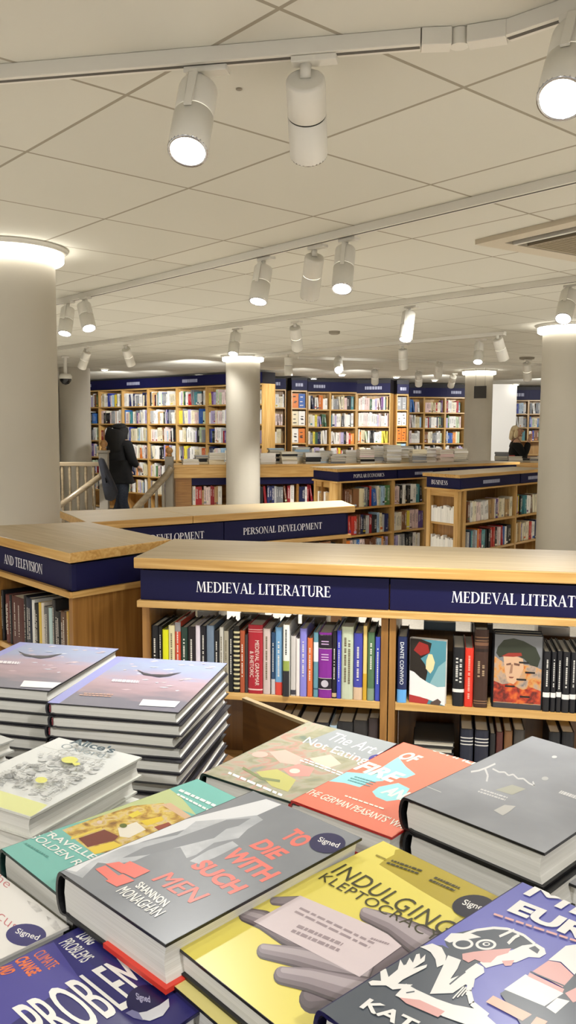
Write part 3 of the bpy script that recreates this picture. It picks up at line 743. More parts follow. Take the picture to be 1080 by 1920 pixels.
def stand_geo(mb, w, h, d, M, cm, pm, bands=(), marks=None, words=(), fine=False, face=None):
    """upright book: x thickness, y depth from the spine at 0, z height"""
    b = min(.0022, w*.16)
    if fine:
        k = min(.0035, w*.12)
        out = [(0, d), (0, .0015), (w*.12, -k*.6), (w*.32, -k), (w*.68, -k), (w*.88, -k*.6), (w, .0015), (w, d)]
    else:
        k = 0; out = [(0, d), (0, 0), (w, 0), (w, d)]
    n = len(out)
    inn = [(b, d)]+[(min(max(x, b), w-b), max(y, 0)+b) for x, y in out[1:-1]]+[(w-b, d)]
    vs = [(x, y, z) for z in (0, h) for x, y in out]+[(x, y, z) for z in (0, h) for x, y in inn]
    fs = []
    for i in range(n-1):
        fs += [(i+1, i, n+i, n+i+1), (2*n+i, 2*n+i+1, 3*n+i+1, 3*n+i), (n+i+1, n+i, 3*n+i, 3*n+i+1), (i, i+1, 2*n+i+1, 2*n+i)]
    fs += [(0, 2*n, 3*n, n), (n-1, 2*n-1, 4*n-1, 3*n-1)]
    mb.add(vs, [tuple(reversed(f)) for f in fs], cm, M)
    sp = out[1:-1]
    for z0, z1, m in bands:
        P = [(x, y-.0003, z) for z in (z0*h, z1*h) for x, y in sp]; q = len(sp)
        P = [(x if 0 < i % q < q-1 else x+(-.0003 if i % q == 0 else .0003), y, z) for i, (x, y, z) in enumerate(P)]
        mb.add(P, [(i, i+1, q+i+1, q+i) for i in range(q-1)], m, M)
    y = -k-.0006
    if marks:
        m, seed, z0, z1 = marks; rr = random.Random(seed); z = z1*h
        nl = 1 if w < .03 else 2
        for li in range(nl):
            xc = w*(li+1)/(nl+1); hw = min(.0032, w*.11); z = z1*h-rr.uniform(0, .02)
            end = z0*h+rr.uniform(0, .05)*h
            while z > end:
                l = rr.uniform(.0025, .0055)
                mb.add([(xc-hw, y, z), (xc+hw, y, z), (xc+hw, y, z-l), (xc-hw, y, z-l)], [(0, 3, 2, 1)], m, M); z -= l+(.0016 if rr.random() < .85 else .006)
    for m, word, x0, x1, zt, zb, bold in words:      # reads downward: letters lie on their side
        V, F = text_mesh(word, bold)
        mb.add([(x0*w+(x1-x0)*w*q, y-.0002, zt*h+(zb-zt)*h*p) for p, q in V], F, m, M)
    if face: face(mb, w, h, d, M)
def stand_pages(mb, w, h, d, M, pm):
    b = min(.0022, w*.16)+.0004
    mb.box(b, w-b, b+.001, d-.003, .0015, h-.0035, pm, M)

def rec(M, w, h, d, cname, label, group, hexc=None, fine=False, score=None, **kw):
    p = M.translation; dist = max(.5, (p-Vector((0, 0, 1.5))).length)
    RECS.append(dict(M=M, w=w, h=h, d=d, c=hexc or random.choice(PAL[cname]), cname=cname, label=label, group=group, fine=fine, score=score if score is not None else w*h/dist**2, kw=kw))

ORDN = ['first', 'second', 'third', 'fourth', 'fifth', 'sixth', 'seventh', 'eighth', 'ninth', 'tenth', 'eleventh', 'twelfth', 'thirteenth', 'fourteenth', 'fifteenth', 'sixteenth', 'seventeenth', 'eighteenth', 'nineteenth', 'twentieth']+['twenty-'+s for s in ('first', 'second', 'third', 'fourth', 'fifth', 'sixth', 'seventh', 'eighth', 'ninth')]+['thirtieth']+['thirty-'+s for s in ('first', 'second', 'third', 'fourth', 'fifth', 'sixth', 'seventh', 'eighth', 'ninth')]
def row(F, x0, x1, z, y, mix, place, group, seed, hr=(.17, .215), wr=(.014, .036), d=.14, fill=1.0, lean=.12, score=None, noun='book'):
    rr = random.Random(seed); x = x0+rr.uniform(.002, .012); end = x0+(x1-x0)*fill-.006; k = 0; ph = 0; ptilt = 0
    runc = None; runl = 0
    while True:
        if runl <= 0: runc = rr.choice(mix); runh = rr.choice(PAL[runc]); runl = rr.choice([1, 1, 1, 1, 2, 2, 3]); rw = rr.uniform(*wr); rh = rr.uniform(*hr)
        runl -= 1
        w = rw*rr.uniform(.8, 1.2); h = rh*rr.uniform(.97, 1.02); tilt = 0
        if k and rr.random() < lean and ph: tilt = D2R(rr.uniform(4, 9))
        xb = x+(min(ph, h)*math.tan(tilt) if tilt else 0)+.0008
        if xb+w*1.05 > end: break
        M = F @ Matrix.Translation((xb, y+rr.uniform(0, .012), z+.0008)) @ Matrix.Rotation(-tilt, 4, 'Y')
        dashes = None
        light = runc in ('white', 'cream', 'pale pink', 'pale blue', 'pale green', 'yellow', 'lilac', 'tan')
        if rr.random() < .75: dashes = (SB('#3a3a3c') if light else SB('#d8d5cc'), rr.randint(0, 999), rr.uniform(.2, .45), rr.uniform(.8, .93))
        bands = []
        if rr.random() < .3: q = rr.uniform(.03, .15); bands.append((q, q+rr.uniform(.03, .14), SB(rr.choice(PAL[rr.choice(MIX_ALL)]))))
        sz = 'leaning' if tilt else ('slim' if w < .02 else 'thick' if w > .034 else 'upright')
        rec(M, w, h, d*rr.uniform(.9, 1.02), runc, '%s %s %s, %s from left, %s' % (sz, runc, noun, ORDN[min(k, 39)], place), group, runh, False, score, bands=bands, marks=dashes)
        x = xb+w/math.cos(tilt)+(h*0 if not tilt else .0005); ph = h*math.cos(tilt); k += 1
    return k

def pile(F, x, y, z, n, place, group, seed, w=.15, d=.2, t=(.02, .03), mix=MIX_PALE, score=None):
    """flat pile, spines to the front"""
    rr = random.Random(seed); zz = z+.0006
    c = rr.choice(mix); hx = rr.choice(PAL[c]); th = rr.uniform(*t)
    for k in range(n):
        if rr.random() < .25: c = rr.choice(mix); hx = rr.choice(PAL[c]); th = rr.uniform(*t)
        a = rr.uniform(-.08, .08)
        M = F @ Matrix.Translation((x+rr.uniform(-.008, .008), y+rr.uniform(-.008, .008), zz)) @ Matrix.Rotation(a, 4, 'Z') @ Matrix.Translation((d, 0, 0)) @ Matrix.Rotation(-math.pi/2, 4, 'Y')
        if rr.random() < .6: M = M @ Matrix.Translation((0, w, d)) @ Matrix.Rotation(math.pi, 4, 'X') @ Matrix.Translation((0, 0, 0))
        rec(M, th, d, w, c, 'flat %s book, %s from bottom, %s' % (c, ORDN[k], place), group, hx, False, score)
        zz += th+.0006
    return zz

def build_records(cap):
    RECS.sort(key=lambda r: -r['score'])
    stuff = MB(); seen = {}
    for i, r in enumerate(RECS):
        cm = SB(r['c'])
        if i < cap:
            lab = r['label']
            if r['fine']:
                root = thing('book', lab, 'book', None, r['group'], r['M'])
                mb = MB(); stand_geo(mb, r['w'], r['h'], r['d'], None, cm, PAGE, fine=True, **r['kw']); part(mb, 'cover', root, local=True)
                mb = MB(); stand_pages(mb, r['w'], r['h'], r['d'], None, PAGE); part(mb, 'page_block', root, local=True)
            else:
                mb = MB(); stand_geo(mb, r['w'], r['h'], r['d'], None, cm, PAGE, **r['kw']); stand_pages(mb, r['w'], r['h'], r['d'], None, PAGE)
                o = bpy.data.objects.new('book', mb.mesh('book')); COL.objects.link(o); o.matrix_world = r['M']
                seti(o, label=lab, category='book', group=r['group'])
        else:
            stand_geo(stuff, r['w'], r['h'], r['d'], r['M'], cm, PAGE, **r['kw']); stand_pages(stuff, r['w'], r['h'], r['d'], r['M'], PAGE)
    if stuff.v:
        o = bpy.data.objects.new('distant_books', stuff.mesh('distant_books')); COL.objects.link(o)
        seti(o, kind='stuff', label='rows of small books on the far wall shelves', category='books')

# ------------------------------------------------------------------ low double sided bookcases
TOPZ = 1.1
def hit(F, px, py, y):
    """local (x, z) where the sight line meets the plane y of frame F"""
    R3 = F.to_3x3(); P = F @ Vector((0, y, 0)); q = atplane(px, py, P, R3 @ Vector((0, 1, 0)))
    l = F.inverted() @ q
    return l.x, l.z
def flat_text(mb, polys, x, z, y, F, m):
    for k, p in enumerate(polys):
        a = sum(p[i][0]*p[(i+1) % len(p)][1]-p[(i+1) % len(p)][0]*p[i][1] for i in range(len(p)))
        if a < 0: p = list(reversed(p))
        mb.add([(x+u, y-.00002*(k % 7), z+v) for u, v in p], [tuple(range(len(p)))], m, F)
def sign(F, x0, x1, y, z0, z1, word, root, tx=None, H=None, name='sign_panel'):
    mb = MB(); mb.box(x0, x1, y, y+.018, z0, z1, NAVY, F); s = part(mb, name, root, .0015)
    H = H or (z1-z0)*.4
    lt = MB()
    if word and not word.startswith('#'):
        pl, L = sign_polys(word, H); flat_text(lt, pl, (x0+x1-L)/2 if tx is None else tx, (z0+z1)/2-H*.47, y-.0008, F, LETTER)
    elif word:
        rr = random.Random(word); L = min((x1-x0)*.5, H*8); x = (x0+x1-L)/2
        e = x+L
        while x < e:
            l = rr.uniform(.5, .9)*H*.8; lt.box(x, min(x+l, e), y-.0012, y, (z0+z1)/2-H*.42, (z0+z1)/2+H*.42, mat('dim_lettering', '#9a9db4', .5), F); x += l+H*.14
    if lt.v: part(lt, 'lettering', root, sub=s)
    return s
def slab(poly, z0, z1, ang, root, name='worktop', bevel=.004, tone='top'):
    mb = MB(); mb.prism([(p[0], p[1]) for p in poly], z0, z1, wood(ang, 'light'))
    o = part(mb, name, root, bevel)
    o.data.materials.append(wood(ang, tone))
    for f in o.data.polygons:
        if f.normal.z > .9: f.material_index = 1
    return o

def medieval():
    P0, P1 = at(250, 1045, TOPZ), at(1080, 1073, TOPZ); ang = ang_of(P0, P1); F = frame(P0, ang)
    L = 1.87
    r = thing('bookcase', 'low oak bookcase signed MEDIEVAL LITERATURE running off the right edge', 'bookcase', (F @ Vector((.9, .25, 0))))
    bl = F.inverted() @ at(325, 1010, TOPZ); D = bl.y
    poly = [F @ Vector(p) for p in ((0, 0, 0), (L, 0, 0), (L, D, 0), (bl.x, D, 0))]
    slab(poly, TOPZ-.034, TOPZ, ang, r)
    ys = .022
    xa, zt = hit(F, 263, 1068, ys); xb, zb = hit(F, 266, 1124, ys); xm, _ = hit(F, 730.5, 1100, ys)
    zs1 = TOPZ-.042; zs0 = zb
    mb = MB(); mb.box(xa, L-.02, ys+.02, D-.04, zs1-.03, TOPZ-.034, BLACK, F); mb.box(xa, L-.02, ys+.018, ys+.04, zs0, zs1-.02, wood(ang, 'dark'), F); mb.box(xa, L-.02, D-.05, D-.02, zs0, TOPZ-.034, wood(ang, 'dark'), F); part(mb, 'top_frame', r)
    H = (zs1-zs0)*.41
    tx, _ = hit(F, 368, 1100, ys); tx2, _ = hit(F, 847, 1110, ys); te, _ = hit(F, 621, 1105, ys)
    pl, Ln = sign_polys('MEDIEVAL LITERATURE', 1.0); H = (te-tx)/Ln
    sign(F, xa, xm-.002, ys, zs0, zs1, 'MEDIEVAL LITERATURE', r, tx, H)
    sign(F, xm+.002, xm+(xm-xa), ys, zs0, zs1, 'MEDIEVAL LITERATURE', r, tx2, H)
    mb = MB(); mb.box(xa-.008, L-.02, .008, .05, zs0-.022, zs0-.001, wood(ang), F); part(mb, 'sign_rail', r, .002)
    x0, _ = hit(F, 267, 1200, .03); x1, _ = hit(F, 281, 1200, .03)
    u0, _ = hit(F, 713.5, 1250, .03); u1, _ = hit(F, 727, 1250, .03); u2, _ = hit(F, 729, 1250, .03); u3, _ = hit(F, 741.5, 1250, .03)
    for a, b in ((x0, x1), (u0, u1), (u2, u3), (L-.05, L-.026)):
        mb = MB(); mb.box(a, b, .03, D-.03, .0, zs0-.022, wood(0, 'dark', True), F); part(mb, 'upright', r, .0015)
    _, z1 = hit(F, 460, 1301, .03)
    for z in (z1, z1-.275, .1):
        for a, b in ((x1, u0), (u3, L-.05)):
            mb = MB(); mb.box(a+.0005, b-.0005, .033, D-.03, z-.022, z, wood(ang), F); part(mb, 'shelf', r, .0015)
    mb = MB(); mb.box(x0, L-.03, .06, D-.06, 0, .078, BLACK, F); part(mb, 'plinth', r)
    for a, b in ((x1, u0), (u3, L-.05)):
        for q0, q1 in ((.101, z1-.2975), (z1-.2745, z1-.0225), (z1+.0005, z1+.17)):
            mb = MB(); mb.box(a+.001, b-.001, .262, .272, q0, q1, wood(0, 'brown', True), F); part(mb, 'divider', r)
    # -------- books of the upper shelf, left bay (positions read along the shelf)
    g = 'books under the medieval literature signs'
    zf = z1+.0006; YB = .04
    K = '#16161a'
    specs = [ # X0 X1 Ytop colour name, hex, extras
     (88, 118, 358, 'black', K, 'w'), (118.5, 133, 362, 'black', K, 'w'), (133.5, 157, 375, 'yellow', '#d3d418', ''), (157.5, 182, 358, 'cream', '#d3cba0', 'd'),
     (182.5, 205, 345, 'orange', '#c5462d', 'wg'), (205.5, 232, 365, 'dark green', '#22382f', 'w'), (232.5, 262, 362, 'black', '#1d1518', 'w'), (262.5, 281, 358, 'pale lilac', '#cfc6d0', 'k'),
     (281.5, 305, 360, 'black', '#15131c', 'w'), (305.5, 335, 358, 'grey blue', '#69798c', ''), (335.5, 355, 378, 'black', K, 'w'), (355.5, 372, 365, 'pale grey', '#b9b6ac', 'd'),
     (372.5, 392, 380, 'beige', '#9b9482', 'd'), (392.5, 410, 375, 'black', K, 'w'), (410.5, 435, 360, 'black', '#1d1c18', 'C'), (436, 455, 378, 'rust', '#9c4a2c', 'w'),
     (455.5, 467, 395, 'dark grey', '#3c3634', ''), (468, 525, 355, 'red', '#9c1f2c', 'R'), (526, 555, 370, 'pale pink', '#bfae a8'.replace(' ', ''), 'd'), (558, 573.5, 385, 'dark blue', '#25405e', 'b'),
     (574, 602, 365, 'sky blue', '#6b98bd', 'r'), (607, 632, 352, 'white', '#d9dad2', 'G'), (634, 654.5, 400, 'pale grey', '#bdb8b4', 'k'), (655, 669.5, 410, 'white', '#d8d0cc', ''),
     (670, 697, 370, 'lavender', '#7f7cc6', 'w'), (698.5, 720, 408, 'orange', '#c9683a', 'w'), (723, 742, 385, 'teal', '#5d8b9a', 'W'), (743, 795, 385, 'purple', '#7a2389', 'P'),
     (796, 814, 380, 'black', '#1a1820', 'S'), (814.5, 832, 378, 'royal blue', '#3b41b0', 'w'), (833, 879, 362, 'pale green', '#b7bfa6', 'd'), (880, 915, 388, 'blue', '#3f419a', 'B'),
     (917, 933, 360, 'cream and gold', '#d9bd72', 'Y'), (934.5, 962, 385, 'green', '#4d6d4d', 'g'), (964, 985, 403, 'blue', '#3b46a6', 'w')]
    note = {8: '', }
    for i, (X0, X1, Yt, nm, hx, ex) in enumerate(specs):
        px0, px1 = 240+X0/2.077, 240+X1/2.077; py = 1000+Yt/2.077
        a, zt_ = hit(F, px0, py, YB); b, _ = hit(F, px1, py, YB)
        a = max(a, x1+.0015)
        w = b-a-.0006; h = zt_-zf
        bands = []; words = []; marks = None
        lt, dk = SB('#d8d4ca'), SB('#2a2a2c')
        if 'w' in ex: marks = (lt, i, .25, .88)
        if 'd' in ex: marks = (SB('#6a604c'), i, .2, .9)
        if 'k' in ex: bands.append((.02, .1, SB('#3a3840')))
        if ex == 'wg': bands.append((.86, 1, SB('#8b8a8c')))
        if ex == 'C': bands += [(z, z+.03, SB('#bdb48c')) for z in [.05+.07*q for q in range(13)]]
        if ex == 'R': words += [(SB('#e2cfc4'), 'MEDIEVAL GRAMMAR', .5, .78, .78, .12, 0.0), (SB('#e2cfc4'), '& RHETORIC', .14, .4, .62, .24, 0.0)]; bands += [(.93, .938, SB('#d9b8b0')), (.9, .905, SB('#d9b8b0')), (.05, .07, SB('#d9b8b0'))]
        if ex == 'b': bands.append((0, .25, SB('#b8b4b4'))); marks = (lt, i, .3, .9)
        if ex == 'r': bands.append((0, .19, SB('#c74234'))); marks = (lt, i, .25, .88)
        if ex == 'G': bands += [(.36, .5, SB('#8d9c4c')), (0, .36, SB('#26262a'))]; marks = (dk, i, .55, .95)
        if ex == 'W': bands += [(.55, .85, SB('#d9dcdc')), (.12, .14, SB('#26485e'))]
        if ex == 'P': bands += [(.76, .97, SB('#1c1320')), (.14, .3, SB('#1c1320')), (.755, .762, lt), (.3, .306, lt), (.13, .138, lt), (.96, .966, lt)]
        if ex == 'S': marks = (lt, i, .3, .75); bands.append((.02, .08, SB('#b9a07a')))
        if ex == 'B': bands.append((0, .19, SB('#c9ad90'))); marks = (lt, i, .3, .8)
        if ex == 'Y': bands.append((0, .36, SB('#c29a2e')))
        if ex == 'g': marks = (lt, i, .45, .9); bands.append((0, .18, SB('#7c9078')))
        face = None
        if ex == 'P':
            def face(mb, w, h, d, M):
                y = -.0042
                for z in (.86, .82, .66, .62, .58): mb.add([(w*.22, y, z*h), (w*.78, y, z*h), (w*.78, y, z*h+.003), (w*.22, y, z*h+.003)], [(0, 1, 2, 3)], SB('#c9a8cf'), M)
                c = [(w/2+w*.28*math.cos(t*math.pi/9), y, h*.22+w*.28*math.sin(t*math.pi/9)) for t in range(18)]
                mb.add(c, [tuple(range(18))], SB('#b9b4bc'), M)
        look = {'R': 'red book titled MEDIEVAL GRAMMAR & RHETORIC', 'P': 'thick purple and black book with round emblem', 'C': 'black book with cream vertical pattern', 'G': 'white, green and black book standing forward'}.get(ex)
        lab = (look or ('slim ' if w < .028 else '')+nm+' book')+', %s from left on left medieval literature shelf' % ORDN[i]
        M = F @ Matrix.Translation((a, YB-(.012 if ex == 'G' else 0), zf))
        rec(M, w, h, .16, None, lab, g, hx, True, 9, bands=bands, marks=marks, words=words, face=face)
    # -------- right bay
    def hx(X): return 730+X/3.086
    def hy(Y): return 1130+Y/3.086
    def put(X0, X1, Yt, nm, hexc, lab, d=.16, yb=YB, **kw):
        a, zt_ = hit(F, hx(X0), hy(Yt), yb); b, _ = hit(F, hx(X1), hy(Yt), yb)
        rec(F @ Matrix.Translation((a, yb, zf)), b-a-.0006, zt_-zf, d, None, lab, g, hexc, True, 9, **kw)
    put(50, 105, 195, 'navy', '#1d2850', 'navy book with pale blue foot titled CONVIVIO, left end of right medieval shelf', bands=[(0, .2, SB('#5f9fd8'))], words=[(SB('#d4d8dc'), 'DANTE CONVIVIO', .28, .68, .92, .28, .01)])
    put(372, 439, 258, 'black', '#17181c', 'black book with white band low on its spine, left of the bright red book', bands=[(.24, .295, SB('#d8d6d0'))], marks=(SB('#c8c6c0'), 5, .4, .9))
    put(440, 491, 262, 'red', '#c8301f', 'bright red book beside the ribbed brown leather volume', marks=(SB('#e0a090'), 8, .1, .9))
    put(497, 578, 155, 'brown', '#3a241b', 'dark brown leather-look volume with ribbed spine and gilt lines', bands=[(.9, .91, SB('#8d6a4a')), (.86, .868, SB('#8d6a4a')), (.08, .09, SB('#8d6a4a')), (.05, .058, SB('#8d6a4a')), (.8, .84, SB('#6b4a36')), (.72, .76, SB('#241510'))], marks=(SB('#9c8468'), 4, .4, .62))
    for q, (X0, X1, Yt, zz) in enumerate(((897, 938, 282, .24), (942, 972, 285, .24), (975, 1005, 280, .25), (1008, 1052, 285, .22), (1054, 1090, 288, .23), (1092, 1120, 284, .24), (1122, 1160, 286, .24))):
        put(X0, X1, Yt, 'black', '#15151a', 'black book with white band, %s of the black row right of the face-out portrait' % ORDN[q], bands=[(zz, zz+.08, SB('#d8d6d2'))], marks=(SB('#c8c6c0'), q+40, .4, .92))
    # face-out books: stand_geo with the front board toward the viewer
    def faceout(X0, X1, Yt, turn, t, lab, art, hexc, n=1, yb=.05):
        a, zt_ = hit(F, hx(X0), hy(Yt), yb); b, _ = hit(F, hx(X1), hy(Yt), yb)
        h = zt_-zf; W = (b-a)/max(.3, math.cos(turn))
        for k in range(n):
            # local book: x thickness, y from spine; turn so the left board (x=0) faces the viewer
            M = F @ Matrix.Translation((a, yb+k*(t+.002), zf)) @ Matrix.Rotation(turn, 4, 'Z') @ Matrix.Rotation(-math.pi/2, 4, 'Z') @ Matrix.Translation((-t, 0, 0)) 
            rec(M, t, h, W, None, lab if k == 0 else '%s copy behind the front face-out portrait book' % ORDN[k], g, hexc, True, 9, face=art if k == 0 else None)
    def art_profile(mb, w, h, d, M):
        def P(m, pts, e):
            mb.add([(w+.0004+.0001*e, x*d, z*h) for x, z in pts], [tuple(range(len(pts)))], m, M)
        P(SB('#4b8492'), [(0, 0), (1, 0), (1, 1), (0, 1)], 0)
        P(SB('#7fa6ac'), [(.55, .3), (1, .25), (1, .7), (.8, .6)], 1)
        P(SB('#231d18'), [(0, .4), (.45, .35), (.5, .5), (.42, .62), (.3, .7), (.55, .8), (.6, .95), (.3, 1), (0, 1)], 2)
        P(SB('#8c2420'), [(.1, .82), (.3, .74), (.55, .8), (.5, .92), (.25, .96)], 3)
        P(SB('#d8c99a'), [(.45, .55), (.58, .48), (.66, .55), (.7, .66), (.62, .78), (.52, .78), (.46, .68)], 4)
        P(SB('#e0dcda'), [(0, .12), (0, .5), (.12, .48), (.3, .4), (.5, .34), (.78, .28), (1, .3), (1, .0), (.5, .08)], 5)
        P(SB('#a83434'), [(0, 0), (0, .12), (.3, .1), (.55, .07), (.5, 0)], 6); P(SB('#55453e'), [(.6, .03), (.8, .1), (.9, .06), (.85, 0), (.6, 0)], 6)
    faceout(122, 330, 205, D2R(-10), .022, 'face-out paperback with dark profile against teal, leaning turned on right medieval shelf', art_profile, '#cfcac4')
    def art_portrait(mb, w, h, d, M):
        def P(m, pts, e):
            mb.add([(w+.0004+.0001*e, x*d, z*h) for x, z in pts], [tuple(range(len(pts)))], m, M)
        P(noise_mat('fire_print', [(.3, '#6e6a68'), (.45, '#a8907c'), (.55, '#c08a4a'), (.66, '#b04a24'), (.8, '#5e2418')], (40, 40, 40), 4, .4), [(.02, 0), (.98, 0), (.98, .99), (.02, .99)], 0)
        P(SB('#6f7174'), [(.02, .7), (.2, .62), (.8, .6), (.98, .55), (.98, .99), (.02, .99)], 1)
        P(noise_mat('ember_print', [(.35, '#5a1c16'), (.5, '#a8341e'), (.65, '#c8632a')], (50, 50, 50), 4, .4), [(.02, .08), (.98, .08), (.98, .26), (.8, .3), (.6, .26), (.35, .34), (.2, .32), (.02, .36)], 1)
        P(SB('#2f3428'), [(.08, .82), (.05, .74), (.12, .68), (.4, .74), (.62, .68), (.75, .6), (.9, .58), (.95, .7), (.85, .84), (.6, .92), (.4, .95), (.2, .92)], 2)
        P(SB('#c39f80'), [(.2, .7), (.42, .72), (.6, .68), (.62, .55), (.52, .4), (.42, .33), (.3, .36), (.24, .5)], 3)
        P(SB('#8a2f24'), [(.16, .7), (.4, .7), (.58, .72), (.56, .76), (.3, .75)], 4); P(SB('#6b4a3c'), [(.26, .6), (.36, .62), (.36, .59), (.27, .58)], 5); P(SB('#6b4a3c'), [(.42, .62), (.54, .61), (.53, .58), (.42, .59)], 5)
        P(SB('#94705a'), [(.36, .6), (.4, .6), (.39, .48), (.33, .47)], 5); P(SB('#7c4438'), [(.32, .43), (.43, .43), (.4, .41), (.34, .41)], 5)
        for x, z in ((.62, .63), (.75, .5), (.58, .4), (.35, .3), (.66, .17)): P(SB('#201c1c'), [(x-.1, z-.012), (x+.1, z-.012), (x+.1, z+.012), (x-.1, z+.012)], 6)
        P(SB('#3a3a3e'), [(.02, 0), (.98, 0), (.98, .07), (.02, .07)], 6)
    faceout(607, 893, 178, D2R(-2), .03, 'large face-out hardback with wreathed portrait in orange and grey', art_portrait, '#1a1a1e', 2)
    # -------- lower shelf: what shows above the table books
    z2 = z1-.275+.0006
    def put2(px0, px1, py, hexc, lab, **kw):
        a, zt_ = hit(F, px0, py, .06); b, _ = hit(F, px1, py, .06)
        rec(F @ Matrix.Translation((a, .06, z2)), b-a-.0008, max(.12, zt_-z2), .16, None, lab, g+', lower shelf', hexc, True, 8, **kw)
    for q, (a, b, y, c, nm) in enumerate(((520, 541, 1350, '#2a2a2c', 'black'), (542, 558, 1345, '#35302e', 'dark grey'), (559, 590, 1352, '#1c1c1f', 'black, white-edged'), (591, 617, 1354, '#202024', 'black'), (618, 632, 1360, '#9db4c4', 'pale blue'), (633, 662, 1352, '#242426', 'black'), (663, 690, 1350, '#2c2a2a', 'dark grey'), (691, 711, 1346, '#3a3030', 'dark brown'))):
        put2(a, b, y, c, '%s book, %s from left on the lower left medieval shelf' % (nm, ORDN[q]), bands=[(.9, .93, SB('#cfccc6'))] if q in (2, 4) else [])
    for q, (a, b, y, c, nm) in enumerate(((864, 888, 1366, '#1c2030', 'navy book with white rules'), (891, 917, 1368, '#1e2130', 'navy book with white rules'), (919, 930, 1375, '#1a1a1c', 'slim black book'), (931, 944, 1372, '#4a2420', 'dark red book'), (946, 962, 1370, '#6b4a2c', 'brown book'), (964, 985, 1368, '#3c3834', 'dark grey book'), (1030, 1052, 1372, '#17181c', 'black book'), (1054, 1078, 1372, '#17181c', 'black book'))):
        put2(a, b, y, c, '%s, %s upright on the lower right medieval shelf' % (nm, ORDN[q]), bands=[(.86, .875, SB('#cfccc6')), (.81, .825, SB('#cfccc6')), (.76, .775, SB('#cfccc6'))] if q < 2 else [])
    xa_, _ = hit(F, 775, 1390, .05)
    zz = z2
    for k in range(9):
        t = .016; M = F @ Matrix.Translation((xa_+random.uniform(-.004, .004), .06+random.uniform(0, .012), zz)) @ Matrix.Translation((.12, 0, 0)) @ Matrix.Rotation(-math.pi/2, 4, 'Y')
        if k % 3: M = M @ Matrix.Translation((0, .17, .12)) @ Matrix.Rotation(math.pi, 4, 'X')
        rec(M, t, .12, .17, None, 'flat dark book, %s from bottom of the pile on the lower right medieval shelf' % ORDN[k], g+', lower shelf', ['#202022', '#2c2b2a', '#3a3834'][k % 3], True, 8); zz += t+.0008
    # books on the far side, seen as slivers over the tops
    for q, (px, wd, c) in enumerate(((330, 26, 'cream'), (370, 40, 'white'), (450, 34, 'white'), (566, 46, 'white'), (640, 20, 'white'), (795, 60, 'pale blue'), (885, 40, 'grey'), (1010, 60, 'white'))):
        a, zt_ = hit(F, px, 1150, max(D-.18, .277)); b, _ = hit(F, px+wd, 1150, max(D-.18, .277))
        rec(F @ Matrix.Translation((a, max(D-.18, .277), zf)), b-a, .195, .11, c, '%s book on the far side, %s from left above the medieval row' % (c, ORDN[q]), 'books on the far side of the medieval case', None, True, 7)

